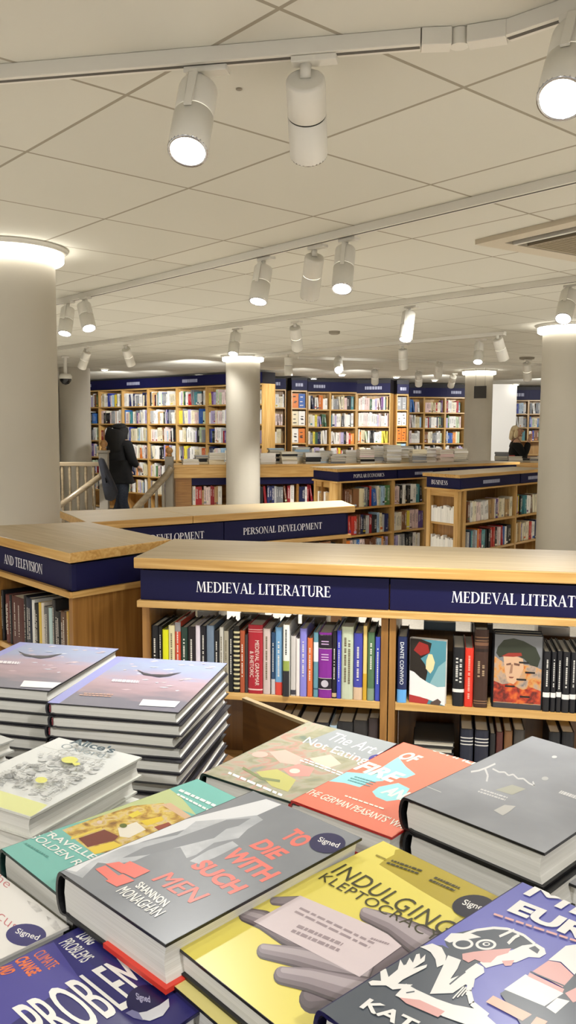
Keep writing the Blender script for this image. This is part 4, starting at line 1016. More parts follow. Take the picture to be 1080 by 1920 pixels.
def television():
    A, B, Cc, Dd, E = at(0, 1006, TOPZ), at(130, 1037, TOPZ), at(322, 1011, TOPZ), at(166, 978, TOPZ), at(0, 985, TOPZ)
    ang = ang_of(A, B); d = (B-A).normalized()
    F = frame(B-d*.66, ang); L = .66
    r = thing('bookcase', 'low oak bookcase signed AND TELEVISION in front of the big left column', 'bookcase', (-.9, 3.3, 0))
    A2 = A-d*.06; E2 = E+(E-Dd)*.04
    slab([A2, B, Cc, Dd, E2], TOPZ-.034, TOPZ, ang, r)
    # inset outline
    n = Vector((-d.y, d.x, 0)); e = (Cc-B).normalized()
    Bi = B-d*.03+n*.022; ys = .022
    _, zs0 = hit(F, 60, 1086, ys); zs1 = TOPZ-.042
    x1 = (F.inverted() @ Bi).x
    ex, _ = hit(F, 80, 1065, ys); sx, _ = hit(F, 8, 1050, ys)
    pl, Ln = sign_polys('AND TELEVISION', 1.0); H = (ex-sx)/Ln
    sign(F, .02, x1, ys, zs0, zs1, 'AND TELEVISION', r, sx, H)
    # end face: from Bi towards C
    Ci = Cc-e*.04; Ci = Vector((Ci.x, Ci.y, 0)); Bi0 = Vector((Bi.x, Bi.y, 0))
    angE = ang_of(Bi0, Ci); LE = (Ci-Bi0).length; FE = frame(Bi0, angE)
    mb = MB(); mb.box(.0, LE, 0, .018, zs0, zs1, NAVY, FE); part(mb, 'sign_panel', r, .001)
    mb = MB(); mb.box(.02, L-.06, .045, .3, zs0, TOPZ-.034, BLACK, F); mb.box(.03, LE-.06, .03, .06, zs0, TOPZ-.034, BLACK, FE); part(mb, 'top_frame', r)
    mb = MB(); mb.box(0, x1+.006, .008, .05, zs0-.02, zs0-.001, wood(ang), F); mb.box(-.006, LE, -.012, .03, zs0-.02, zs0-.001, wood(angE), FE); part(mb, 'sign_rail', r)
    mb = MB(); mb.box(0.003, LE-.01, .003, .024, 0, zs0-.02, wood(0, 'dark', True), FE); part(mb, 'side_panel', r)
    z1 = .69
    for z in (z1, z1-.28, .1):
        mb = MB(); mb.box(.02, x1-.02, .035, .33, z-.022, z, wood(ang), F); part(mb, 'shelf', r, .001)
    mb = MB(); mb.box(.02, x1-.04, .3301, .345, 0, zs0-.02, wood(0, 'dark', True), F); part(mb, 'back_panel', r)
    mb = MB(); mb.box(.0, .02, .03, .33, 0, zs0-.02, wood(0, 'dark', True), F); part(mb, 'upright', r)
    mb = MB(); mb.box(.05, L-.08, .06, .3, 0, .078, BLACK, F); part(mb, 'plinth', r)
    g = 'books under the television sign'; YB = .045
    sp = [(-20, 0, 165, 'black', '#17171a'), (1, 20, 165, 'black', '#17171a'), (38, 62, 195, 'maroon', '#5a2a26'), (63, 75, 200, 'black', '#151517'), (76, 158, 200, 'dark red and black', '#4a211c'), (160, 176, 203, 'black', '#161618'), (177, 214, 215, 'dark navy', '#1d2233'),
          (215, 232, 232, 'white', '#cfcfca'), (233, 260, 255, 'black', '#1c1a18'), (261, 278, 250, 'yellow', '#c9ac48'), (279, 296, 250, 'cream', '#cdc3b4'), (297, 328, 275, 'grey', '#5b5a5a'), (329, 350, 285, 'pale teal', '#a9c2c0'), (352, 372, 230, 'dark grey', '#2a2928'), (373, 408, 305, 'black', '#141313'), (409, 448, 305, 'brown', '#5b402c'), (449, 464, 310, 'yellow', '#b99440'), (466, 492, 312, 'black and gold', '#2a2620')]
    for q, (X0, X1, Y, nm, hx_) in enumerate(sp):
        a, zt_ = hit(F, X0/3.6, 1060+Y/3.6, YB); b, _ = hit(F, X1/3.6, 1060+Y/3.6, YB)
        b = min(b, x1-.022); a = max(a, .022)
        if b-a < .006: continue
        rec(F @ Matrix.Translation((a, YB, z1+.0006)), b-a-.0016, zt_-z1, .17, None, '%s book, %s from left on the television shelf' % (nm, ORDN[q]), g, hx_, True, 8, marks=(SB('#cfcac0'), q, .2, .9) if q not in (7, 9, 10, 12) else None)

def personal():
    P0, P1 = at(173, 979, TOPZ), at(666, 948, TOPZ); ang = ang_of(P0, P1); F = frame(P0, ang); Fi = F.inverted()
    L = (P1-P0).length
    r = thing('bookcase', 'low oak bookcase signed PERSONAL DEVELOPMENT behind the medieval case', 'bookcase', F @ Vector((.6, .2, 0)))
    BR, BL = at(641, 938, TOPZ), at(112, 958, TOPZ)
    xj = hit(F, 362, 963, 0)[0]
    b0, b1 = Fi @ BL, Fi @ BR
    tj = (xj-0)/(L)
    J = Vector((xj, b0.y+(b1.y-b0.y)*tj, 0))
    slab([F @ Vector((-.02, 0, 0)), F @ Vector((xj-.0008, 0, 0)), F @ Vector((J.x-.0008, J.y, 0)), BL], TOPZ-.034, TOPZ, ang, r)
    slab([F @ Vector((xj+.0008, 0, 0)), P1, BR, F @ Vector((J.x+.0008, J.y, 0))], TOPZ-.034, TOPZ, ang, r)
    ys = .02; zs1 = TOPZ-.04; zs0 = zs1-.105
    a, _ = hit(F, 456, 992, ys); b, _ = hit(F, 604, 980, ys); e, _ = hit(F, 383, 1000, ys)
    pl, Ln = sign_polys('PERSONAL DEVELOPMENT', 1.0); H = (b-a)/Ln
    xm = (e+a)/2
    sign(F, xm+.002, L-.03, ys, zs0, zs1, 'PERSONAL DEVELOPMENT', r, a, H)
    sign(F, .05, xm-.002, ys, zs0, zs1, 'PERSONAL DEVELOPMENT', r, e-Ln*H, H)
    DD = min(b0.y, b1.y)-.03
    mb = MB(); mb.box(.09, L-.05, ys+.02, DD, zs0, TOPZ-.034, BLACK, F); part(mb, 'top_frame', r)
    FE = frame(F @ Vector((L-.03, .02, 0)), ang+math.pi/2)
    mb = MB(); mb.box(0.0, DD-.02, 0, .016, zs0, zs1, NAVY, FE); part(mb, 'sign_panel', r)
    mb = MB(); mb.box(.09, L-.02, .006, DD+.01, zs0-.02, zs0-.001, wood(ang), F); part(mb, 'sign_rail', r, .001)
    for x in (.09, xm-.012, L-.055):
        mb = MB(); mb.box(x, x+.024, .03, DD, 0, zs0-.02, wood(0, 'dark', True), F); part(mb, 'upright', r, .001)
    for z in (.7, .42, .1):
        mb = MB(); mb.box(.114, L-.055, .033, DD-.005, z-.02, z, wood(ang), F); part(mb, 'shelf', r)
    mb = MB(); mb.box(.1, L-.04, .05, DD-.02, 0, .079, BLACK, F); part(mb, 'plinth', r)
    row(F, xm+.03, L-.075, .7, .04, MIX_RED, 'under the personal development sign', 'books under the personal development sign', 77, (.19, .222), score=.004)

def side_case(name_label, FL, FR, BL, signs, splits, sz, sh, key, endsign, endlabel, paper):
    """far double sided cases whose left end also carries a niche"""
    ang = ang_of(FL, FR); F = frame(FL, ang); Fi = F.inverted(); L = (FR-FL).length
    r = thing('bookcase', name_label, 'bookcase', F @ Vector((L/2, .25, 0)))
    bl = Fi @ BL; BRp = F @ Vector((L, bl.y, 0))
    slab([FL, FR, BRp, BL], TOPZ-.03, TOPZ, ang, r)
    zs1 = TOPZ-.034; zs0 = zs1-sz
    for (x0, x1, w) in signs: sign(F, x0, x1, .025, zs0, zs1, w, r)
    # left end panel from FL to BL
    angE = ang_of(BL, FL); LE = (FL-BL).length; FE = frame(BL, angE)
    mb = MB(); mb.box(.03, LE-.02, .025, .041, zs0, zs1, NAVY, FE); s = part(mb, 'sign_panel', r)
    if endsign:
        _, Ln = sign_polys(endsign, 1.0); H = min(sz*.42, (LE*.6)/Ln); pl, _ = sign_polys(endsign, H); lt = MB(); flat_text(lt, pl, LE*.2, (zs0+zs1)/2-H*.45, .0242, FE, LETTER); part(lt, 'lettering', r, sub=s)
    DD = bl.y-.03
    mb = MB(); mb.box(max(.05, bl.x+.06), L-.03, .045, DD, zs0, TOPZ-.03, BLACK, F); part(mb, 'top_frame', r)
    mb = MB(); mb.box(.02, L, .015, .05, zs0-.016, zs0-.001, wood(ang), F); mb.box(.02, LE-.01, .012, .05, zs0-.016, zs0-.001, wood(angE), FE); part(mb, 'sign_rail', r)
    # uprights
    for x in splits:
        mb = MB(); mb.box(x, x+(.045 if x == splits[0] else .03), .03, .15 if x == splits[0] else DD, 0, zs0-.016, wood(0, 'light', True), F); part(mb, 'upright', r)
    x0e = splits[0]
    # end niche posts and shelves
    for x in (.03, LE-.085):
        mb = MB(); mb.box(x, x+.045, .03, .07, 0, zs0-.016, wood(0, 'light', True), FE); part(mb, 'end_post', r)
    mb = MB(); mb.box(.075, LE-.085, .035, .06, zs0-.07, zs0-.016, wood(angE), FE); part(mb, 'end_rail', r)
    mb = MB(); mb.box(.06, LE-.06, .09, .098, .05, zs0-.02, wood(0, 'dark', True), FE); part(mb, 'end_back', r)
    for z in sh:
        mb = MB(); mb.box(x0e+.045, splits[-1], .033, max(.214, DD*.62), z-.02, z, wood(ang), F); part(mb, 'shelf', r)
        mb = MB(); mb.box(.075, LE-.085, .045, .0895, z-.02, z, wood(angE), FE); part(mb, 'shelf', r)
    mb = MB(); mb.box(splits[0]+.04, splits[-1]-.01, max(.215, DD*.621), max(.223, DD*.64), .05, zs0-.02, wood(0, 'dark', True), F); part(mb, 'back_panel', r)
    mb = MB(); mb.box(max(.06, bl.x+.08), L-.05, .06, DD-.02, 0, .0295, BLACK, F); part(mb, 'plinth', r)
    return F, FE, LE, L, zs0

def popular():
    FL, FR, BL = at(632, 879.5, TOPZ), at(975, 866, TOPZ), at(581, 875, TOPZ)
    ang = ang_of(FL, FR); F = frame(FL, ang)
    h = lambda px, py: hit(F, px, py, .03)[0]
    s0 = h(634, 900); s1 = h(744, 898); s2 = h(800, 896); L = (FR-FL).length
    u = [h(633, 950), h(736, 950), h(797, 945)]; u.append(u[2]+(u[2]-u[1])*1.0); u.append(L-.05)
    z1 = hit(F, 690, 950, .03)[1]; z2 = hit(F, 690, 1001, .03)[1]
    F, FE, LE, L, zs0 = side_case('low oak bookcase signed POPULAR ECONOMICS in mid distance', FL, FR, BL, [(s0+.02, s1-.01, 'POPULAR ECONOMICS'), (s1+.01, s1+(s1-s0)*.98, '#a'), (s1+(s1-s0), L-.03, '#b')],
                                  u, .088, [z1, z2, z2-.24, .05], 'pop', None, None, None)
    g = 'books under the popular economics sign'
    for b in (0, 1):
        for k, z in enumerate((z1, z2, z2-.24)):
            row(F, u[b]+(.1 if b == 0 else .034), u[b+1]-.004, z, .04, MIX_ALL if b == 0 else MIX_PALE, '%s shelf, %s popular economics bay' % (['top', 'second', 'third'][k], ['left', 'right'][b]), g, 100+b*10+k, (.175, .2), (.02, .045), .13)
    for k, z in enumerate((z1,)):
        row(FE, .08, LE-.09, z, .036, ['white', 'tan', 'white'], 'end niche of the popular economics case', g, 140, (.12, .16), (.03, .06), .044, lean=0)

def business():
    FL, FR, BL = at(862, 890.5, TOPZ), at(1013, 879.5, TOPZ), at(792, 886, TOPZ)
    d = (FR-FL).normalized(); FR = FL+d*1.75
    ang = ang_of(FL, FR); F = frame(FL, ang)
    h = lambda px, py: hit(F, px, py, .03)[0]
    s1 = h(975, 900); L = 1.75
    u = [h(869, 950), h(966, 960)]; u.append(u[1]*2-u[0]); u.append(L-.04)
    z1 = hit(F, 920, 974, .03)[1]; z2 = hit(F, 930, 1025, .03)[1]
    F, FE, LE, L, zs0 = side_case('low oak bookcase signed BUSINESS left of the right column', FL, FR, BL, [(.05, s1-.01, '#c'), (s1+.01, L-.03, '#d')], u, .092, [z1, z2, z2-.22, .05], 'biz', 'BUSINESS', None, None)
    g = 'books under the business sign'
    for b in (0, 1):
        for k, z in enumerate((z1, z2, z2-.23)):
            if k == 2: continue
            mix = [['tan', 'brown', 'purple', 'white', 'cream', 'pale pink', 'orange'], MIX_ALL][k] if b == 0 else MIX_PALE+['blue']
            row(F, u[b]+(.1 if b == 0 else .034), u[b+1]-.004, z, .04, mix, '%s shelf, %s business bay' % (['top', 'second', 'third'][k], ['left', 'right'][b]), g, 200+b*10+k, (.165, .185), (.02, .036), .13)
    for k, z in enumerate((z1, z2)):
        x = .082; q = 0; rr = random.Random(k)
        while x < LE-.1:
            w = rr.uniform(.012, .02); hgt = rr.uniform(.11, .15)
            rec(FE @ Matrix.Translation((x, .037, z+.0008)), w, hgt, .048, 'white', 'slim white booklet, %s from left, %s end niche of the business case' % (ORDN[q], ['upper', 'lower'][k]), 'white booklets in the end of the business case', None, False, None)
            x += w+.001; q += 1

def low_counter():
    """brown counter with piles on top, far middle"""
    zt = 1.03
    P0, P1 = at(326, 872, zt), at(895, 868, zt); ang = ang_of(P0, P1); F = frame(P0, ang); L = (P1-P0).length
    r = thing('display_counter', 'long brown wooden counter with piles of books on top, behind the middle column', 'counter', F @ Vector((L/2, .3, 0)))
    m = wood(ang, 'dark'); ml = wood(ang, 'light')
    mb = MB(); mb.box(0, L, 0, .6, zt-.03, zt, ml, F); part(mb, 'worktop', r, .003)
    mb = MB(); mb.box(0.002, L, .005, .03, zt-.16, zt-.031, ml, F); part(mb, 'fascia', r)
    mb = MB(); mb.box(.2, L-.02, .04, .055, zt-.25, zt-.161, NAVY, F); part(mb, 'sign_panel', r)
    x1 = hit(F, 359, 930, .05)[0]
    mb = MB(); mb.box(.02, x1, .031, .55, 0, zt-.161, m, F); part(mb, 'side_panel', r)
    xs = [x1, hit(F, 556, 930, .05)[0], hit(F, 600, 930, .05)[0], hit(F, 720, 930, .05)[0], L-.05]
    for x in xs[1:]:
        mb = MB(); mb.box(x, x+.03, .05, .5, 0, zt-.161, m, F); part(mb, 'upright', r)
    zs = hit(F, 440, 946, .05)[1]
    for z in (zs, .12):
        mb = MB(); mb.box(x1, L-.05, .06, .3, z-.02, z, ml, F); part(mb, 'shelf', r)
    mb = MB(); mb.box(x1, L-.05, .301, .32, 0, zt-.161, m, F); part(mb, 'back_panel', r)
    g = 'books in the brown counter'
    row(F, x1+.01, hit(F, 420, 930, .05)[0], zs, .07, ['tan', 'red', 'red', 'white', 'pale pink', 'navy'], 'left of middle column in the brown counter', g, 301, (.18, .24), (.02, .045), .14)
    row(F, hit(F, 487, 930, .05)[0], xs[1]-.01, zs, .07, MIX_RED, 'right of middle column in the brown counter', g, 302, (.2, .24), (.02, .045), .14)
    row(F, xs[1]+.035, xs[2]-.01, zs, .07, MIX_ALL, 'right end opening of the brown counter', g, 303, (.2, .24), (.02, .04), .14)
    g = 'piles on the brown counter'
    q = 0
    for px, n, dep in ((350, 3, .08), (374, 5, .3), (400, 6, .12), (495, 6, .08), (512, 7, .3), (536, 6, .1), (560, 7, .3), (580, 5, .08), (604, 7, .3), (628, 5, .1), (655, 6, .3), (682, 7, .1), (706, 8, .3), (732, 9, .1), (756, 9, .32), (780, 8, .1), (806, 8, .3), (832, 8, .12), (858, 7, .1)):
        x = hit(F, px, 860, dep)[0]
        nm = 'pile %s from left on the brown counter' % ORDN[q]
        pile(F, x-.05, dep, zt, n, nm, g, 400+q, .13, .2, (.018, .03), ['white']*6+['cream']*2+['grey', 'pale pink', 'black', 'pale blue'], None); q += 1
    return F

def right_table():
    zt = .98
    P0 = aty(941, 867, 12.6); P1 = aty(1050, 867, 12.4); ang = ang_of(P0, P1); F = frame(P0, ang); L = (P1-P0).length; zt = P0.z
    r = thing('display_table', 'far wooden display table with book piles beside the right column', 'table', F @ Vector((L/2, .3, 0)))
    ml = wood(ang, 'light')
    mb = MB(); mb.box(0, L, 0, .7, zt-.03, zt, ml, F); part(mb, 'tabletop', r)
    mb = MB(); mb.box(.01, L-.01, .01, .03, zt-.15, zt-.031, ml, F); part(mb, 'apron', r)
    for x in (.02, L-.08):
        for y in (.04, .6):
            mb = MB(); mb.box(x, x+.06, y, y+.06, 0, zt-.031, ml, F); part(mb, 'leg', r)
    q = 0
    for px, n in ((935, 5), (948, 4), (962, 3), (985, 2), (1002, 3), (1015, 4)):
        x = hit(F, px, 860, .15)[0]
        pile(F, x-.06, .12+.1*(q % 2), zt, n, 'pile %s from left on the far right table' % ORDN[q], 'piles on the far right table', 460+q, .13, .2, (.02, .032), ['white']*3+['black', 'grey', 'red', 'navy', 'cream']); q += 1

# ------------------------------------------------------------------ wall bookcases
def wall_bays(xs, pl, Dl, pr, Dr, top, pitch, rows, noun, fasc, seed0, mix=MIX_PALE, faceout=None, depth=.28, word=True):
    A, B = aty(pl, 800, Dl), aty(pr, 800, Dr); ang = ang_of(A, B); n = Vector((-(B-A).y, (B-A).x, 0)).normalized()
    def onl(px):
        return atplane(px, 800, A, n)
    for i, (a, b) in enumerate(zip(xs, xs[1:])):
        P, Q = onl(a), onl(b); F = frame(P, ang); L = (Q-P).length
        lab = noun(i)
        r = thing('wall_bookcase', 'tall oak wall bookcase bay, '+lab, 'bookcase', F @ Vector((L/2, .14, 0)), 'tall bookcases along the far wall')
        ml = wood(ang, 'light'); mv = wood(0, 'light', True)
        for x in (0, L-.016):
            mb = MB(); mb.box(x, x+.0158, 0, depth, 0, top, mv, F); part(mb, 'side_panel', r)
        mb = MB(); mb.box(.016, L-.016, depth-.015, depth, 0, top, mv, F); part(mb, 'back_panel', r)
        zs = [top-pitch*k for k in range(int(top/pitch)+1) if top-pitch*k > .03]
        for k, z in enumerate(zs):
            mb = MB(); mb.box(.016, L-.016, .002, depth-.016, z-.022, z, ml, F); part(mb, 'top_board' if k == 0 else 'shelf', r)
        sign(F, .0, L-.001, -.02, top+.012, min(CEIL-.03, top+fasc), '#%d' % (seed0+i) if word and (i % 2 == 0) else None, r)
        mb = MB(); mb.box(0, L, .0, depth, top+.001, CEIL-.025, mat('dark_cornice', '#17141a', .6), F); part(mb, 'cornice', r)
        for k in range(rows[i] if isinstance(rows, (list, tuple)) else rows):
            z = top-pitch*(k+1)
            if z < .05: continue
            pl_ = '%s shelf, %s' % (['top', 'second', 'third', 'fourth', 'fifth', 'sixth', 'seventh'][k], lab)
            if faceout:
                xw = (L-.04)/faceout; rr = random.Random(seed0+i*10+k)
                cset = faceout_cols[(seed0, k)] if (seed0, k) in faceout_cols else ['white', 'cream']
                for q in range(faceout):
                    h = pitch*.82; t = .02; cn = cset[q % len(cset)]
                    M = F @ Matrix.Translation((.02+q*xw, .03, z+.001)) @ Matrix.Rotation(-math.pi/2, 4, 'Z') @ Matrix.Translation((-t, 0, 0))
                    cc = PAL[cn][0]
                    def fc(mb, w, h, d, M, cn=cn, s=seed0+k+q):
                        r2 = random.Random(s)
                        for _ in range(4):
                            z0 = r2.uniform(.1, .8); x0 = r2.uniform(.1, .4); m = SB('#3a3430') if cn in ('white', 'cream', 'orange') else SB('#d8d2c8')
                            mb.add([(w+.0004, x0*d, z0*h), (w+.0004, (x0+.4)*d, z0*h), (w+.0004, (x0+.4)*d, (z0+.06)*h), (w+.0004, x0*d, (z0+.06)*h)], [(0, 1, 2, 3)], m, M)
                    rec(M, t, h, xw-.006, cn, '%s face-out book, %s, %s' % (cn, ORDN[q], pl_), 'face-out books on the far wall', cc, False, xw*h/14.5**2*1.0, face=fc)
                continue
            rr = random.Random(seed0*7+i*10+k)
            row(F, .018, L-.018, z, .03, mix, pl_, 'books on the far wall shelves', seed0*100+i*10+k, (.18, .245) if pitch > .28 else (.17, .22), (.018, .04), .16, rr.choice([1, 1, 1, .97, .88]), .1)
faceout_cols = {(62, 0): ['orange', 'blue'], (62, 1): ['cream', 'white'], (62, 2): ['white', 'orange'], (62, 3): ['white', 'brown'], (65, 0): ['grey'], (65, 1): ['white'], (65, 2): ['orange', 'orange'], (65, 3): ['pale green', 'pale blue']}

def far_cases():
    names = lambda s: (lambda i: '%s from left in %s' % (ORDN[i], s))
    wall_bays([141, 185.5, 229, 277, 330.7, 386.5, 442, 492], 160, 15.8, 421, 13.3, 2.14, .30, [7, 7, 7, 7, 6, 5, 5], names('long left far wall'), .165, 60)
    wall_bays([492.5, 536], 490, 14.3, 545, 14.3, 2.12, .30, 4, lambda i: 'single bay right of the middle column', .17, 61)
    wall_bays([546, 575.5], 545, 14.2, 576, 14.27, 2.1, .29, 4, lambda i: 'narrow face-out bay right of middle column', .17, 62, faceout=2)
    wall_bays([576.5, 619, 668], 576, 14.7, 668, 14.9, 2.1, .30, 4, names('middle far wall'), .17, 63)
    wall_bays([668.5, 731], 668, 14.9, 731, 14.7, 2.08, .285, 4, lambda i: 'angled bay in the far middle', .17, 64)
    wall_bays([743, 765], 743, 14.85, 765, 14.9, 2.07, .27, 4, lambda i: 'narrow bay with orange face-out books', .17, 65, faceout=2)
    wall_bays([766, 795, 834.5, 872], 766, 16.1, 872, 16.3, 2.07, .29, 4, names('far wall left of the slim pillar'), .17, 66)
    wall_bays([957, 990, 1030], 957, 17.2, 1030, 17.0, 2.05, .27, 3, names('far wall right of the slim pillar'), .2, 67, MIX_ALL)

# ------------------------------------------------------------------ room shell
def shell():
    m = mat('suspended_ceiling_tiles', '#d2cabc', .9, .1); n, l, b = nodes_of(m)
    tc = n.new('ShaderNodeTexCoord'); mp = n.new('ShaderNodeMapping'); mp.vector_type = 'TEXTURE'
    mp.inputs['Location'].default_value = (-.4751, 1.4056, 0); mp.inputs['Rotation'].default_value = (0, 0, .71584); mp.inputs['Scale'].default_value = (.6, .6, .6)
    l.new(tc.outputs['Object'], mp.inputs[0])
    sp = n.new('ShaderNodeSeparateXYZ'); l.new(mp.outputs[0], sp.inputs[0])
    def edge(out):
        fr = n.new('ShaderNodeMath'); fr.operation = 'FRACT'; l.new(out, fr.inputs[0])
        su = n.new('ShaderNodeMath'); su.operation = 'SUBTRACT'; l.new(fr.outputs[0], su.inputs[0]); su.inputs[1].default_value = .5
        ab = n.new('ShaderNodeMath'); ab.operation = 'ABSOLUTE'; l.new(su.outputs[0], ab.inputs[0])
        gt = n.new('ShaderNodeMath'); gt.operation = 'GREATER_THAN'; l.new(ab.outputs[0], gt.inputs[0]); gt.inputs[1].default_value = .491
        return gt.outputs[0]
    mx = n.new('ShaderNodeMath'); mx.operation = 'MAXIMUM'; l.new(edge(sp.outputs['X']), mx.inputs[0]); l.new(edge(sp.outputs['Y']), mx.inputs[1])
    wn = n.new('ShaderNodeTexWhiteNoise'); fl = n.new('ShaderNodeVectorMath'); fl.operation = 'FLOOR'; l.new(mp.outputs[0], fl.inputs[0]); l.new(fl.outputs[0], wn.inputs['Vector'])
    tone = n.new('ShaderNodeMix'); tone.data_type = 'RGBA'; tone.inputs['A'].default_value = rgb('#cac8be'); tone.inputs['B'].default_value = rgb('#d2d0c6'); l.new(wn.outputs['Value'], tone.inputs['Factor'])
    mix = n.new('ShaderNodeMix'); mix.data_type = 'RGBA'; l.new(mx.outputs[0], mix.inputs['Factor']); l.new(tone.outputs['Result'], mix.inputs['A']); mix.inputs['B'].default_value = rgb('#9c9587')
    l.new(mix.outputs['Result'], b.inputs['Base Color'])
    bp = n.new('ShaderNodeBump'); bp.invert = True; bp.inputs['Strength'].default_value = .5; bp.inputs['Distance'].default_value = .004; l.new(mx.outputs[0], bp.inputs['Height']); l.new(bp.outputs[0], b.inputs['Normal'])
    mb = MB(); mb.box(-9, 9, -4, 22, CEIL, CEIL+.06, m); structure(mb, 'ceiling', label='suspended ceiling of square beige tiles laid diagonally')
    fl_m = noise_mat('bounce_floor', [(.3, '#c0b9ac'), (.5, '#cac3b7'), (.7, '#d2ccc1')], (60, 60, 60), 4, .9)  # pale instead of dark carpet, to bounce lamp light onto the ceiling
    mb = MB(); mb.box(-9, 9, -4, 22, -.06, 0, fl_m); structure(mb, 'floor', label='shop floor made pale to bounce light upward')
    wl = mat('wall_paint', '#cfc9bd', .8, .2)
    mb = MB(); mb.box(-9, 9, 20.0, 20.1, 0, CEIL, wl); structure(mb, 'wall_far')
    mb = MB(); mb.box(-7.1, -7, 2.0, 20, 0, CEIL, wl); structure(mb, 'wall_left')
    mb = MB(); mb.box(7, 7.1, 2.0, 20, 0, CEIL, wl); structure(mb, 'wall_right')
    p = aty(944, 720, 16.6); q = aty(960, 720, 16.6)
    mb = MB(); mb.box(p.x-.35, q.x+.1, 16.6, 16.7, 0, CEIL, mat('pale_wall_paint', '#d9d6d0', .8, .2)); structure(mb, 'wall_niche')

LAMPS = []
def spot_light(name, loc, target, watts, ang, rad, colr=(1, .99, .965), parent=None, blend=.6):
    ld = bpy.data.lights.new(name, 'SPOT'); ld.energy = watts; ld.spot_size = D2R(ang); ld.spot_blend = blend; ld.shadow_soft_size = rad; ld.color = colr
    o = bpy.data.objects.new(name, ld); COL.objects.link(o)
    d = Vector(target)-Vector(loc)
    Mx = Matrix.Translation(Vector(loc)) @ d.to_track_quat('-Z', 'Y').to_matrix().to_4x4()
    if parent is not None:
        o.parent = parent; o.matrix_parent_inverse = Matrix.Identity(4); o.matrix_local = parent_inv(parent) @ Mx
    else: o.matrix_world = Mx
    return o
def parent_inv(p):
    return p.matrix_basis.inverted()

COLM = None
def columns():
    m = noise_mat('column_paint', [(.3, '#b3ad9f'), (.7, '#bdb7a9')], (2, 2, 1), 2, .7)
    diff = mat('lit_opal_diffuser', '#ffffff', .5, .3, emit='#fffaee', estr=9)
    cols = [((-1.335, 4.13), .215, 'big cream column at the left edge with a glowing ring at its top', 1), ((-.545, 10.25), .205, 'cream column in the middle distance with glowing ring at its top', 1),
            ((2.30, 7.05), .215, 'cream column at the right edge with a glowing ring at its top', 1), ((2.80, 12.6), .20, 'slim pale pillar left of the blonde person with glowing top', 1), ((-3.12, 12.5), .22, 'dim column behind the stair railing', 0)]
    for (c, r, lab, lit) in cols:
        mb = MB(); mb.lathe([(r, 0), (r, CEIL-.002)], m, Matrix.Translation((c[0], c[1], 0)), 48); structure(mb, 'column', (c[0], c[1], 0), lab)
        if not lit: continue
        root = thing('column_ring_light', 'glowing ring light around the top of the '+lab.split(' with')[0].split(' left of')[0], 'light', (c[0], c[1], CEIL-.001))
        T = Matrix.Translation((c[0], c[1], 0))
        mb = MB(); mb.lathe([(r+.002, CEIL-.001), (r+.062, CEIL-.001), (r+.062, CEIL-.01), (r+.05, CEIL-.014), (r+.05, CEIL-.022), (r+.002, CEIL-.022)], WHITE_PAINT, T, 56, cap=False); part(mb, 'rim', root)
        mb = MB(); mb.lathe([(r+.004, CEIL-.023), (r+.04, CEIL-.023), (r+.043, CEIL-.03), (r+.041, CEIL-.058), (r+.034, CEIL-.064), (r+.004, CEIL-.064)], diff, T, 56, cap=False); part(mb, 'diffuser', root)

RAIL_H = .033
def track(px0, px1, label, ext0=0, ext1=0, joint=None):
    P, Q = at(px0[0], px0[1], CEIL), at(px1[0], px1[1], CEIL); d = (Q-P).normalized(); P = P-d*ext0; Q = Q+d*ext1
    F = frame(P, math.atan2(d.y, d.x)); L = (Q-P).length
    root = thing('track_rail', label, 'lighting track', P, 'ceiling lighting tracks')
    mb = MB(); mb.box(0, L, .0, .036, CEIL-RAIL_H, CEIL-.0005, WHITE_PAINT, F); part(mb, 'rail', root, .0015)
    mb = MB(); mb.box(.002, L-.002, .012, .024, CEIL-RAIL_H-.0006, CEIL-RAIL_H-.0001, mat('track_slot', '#57534d', .7), F); part(mb, 'slot', root)
    return root, F, L

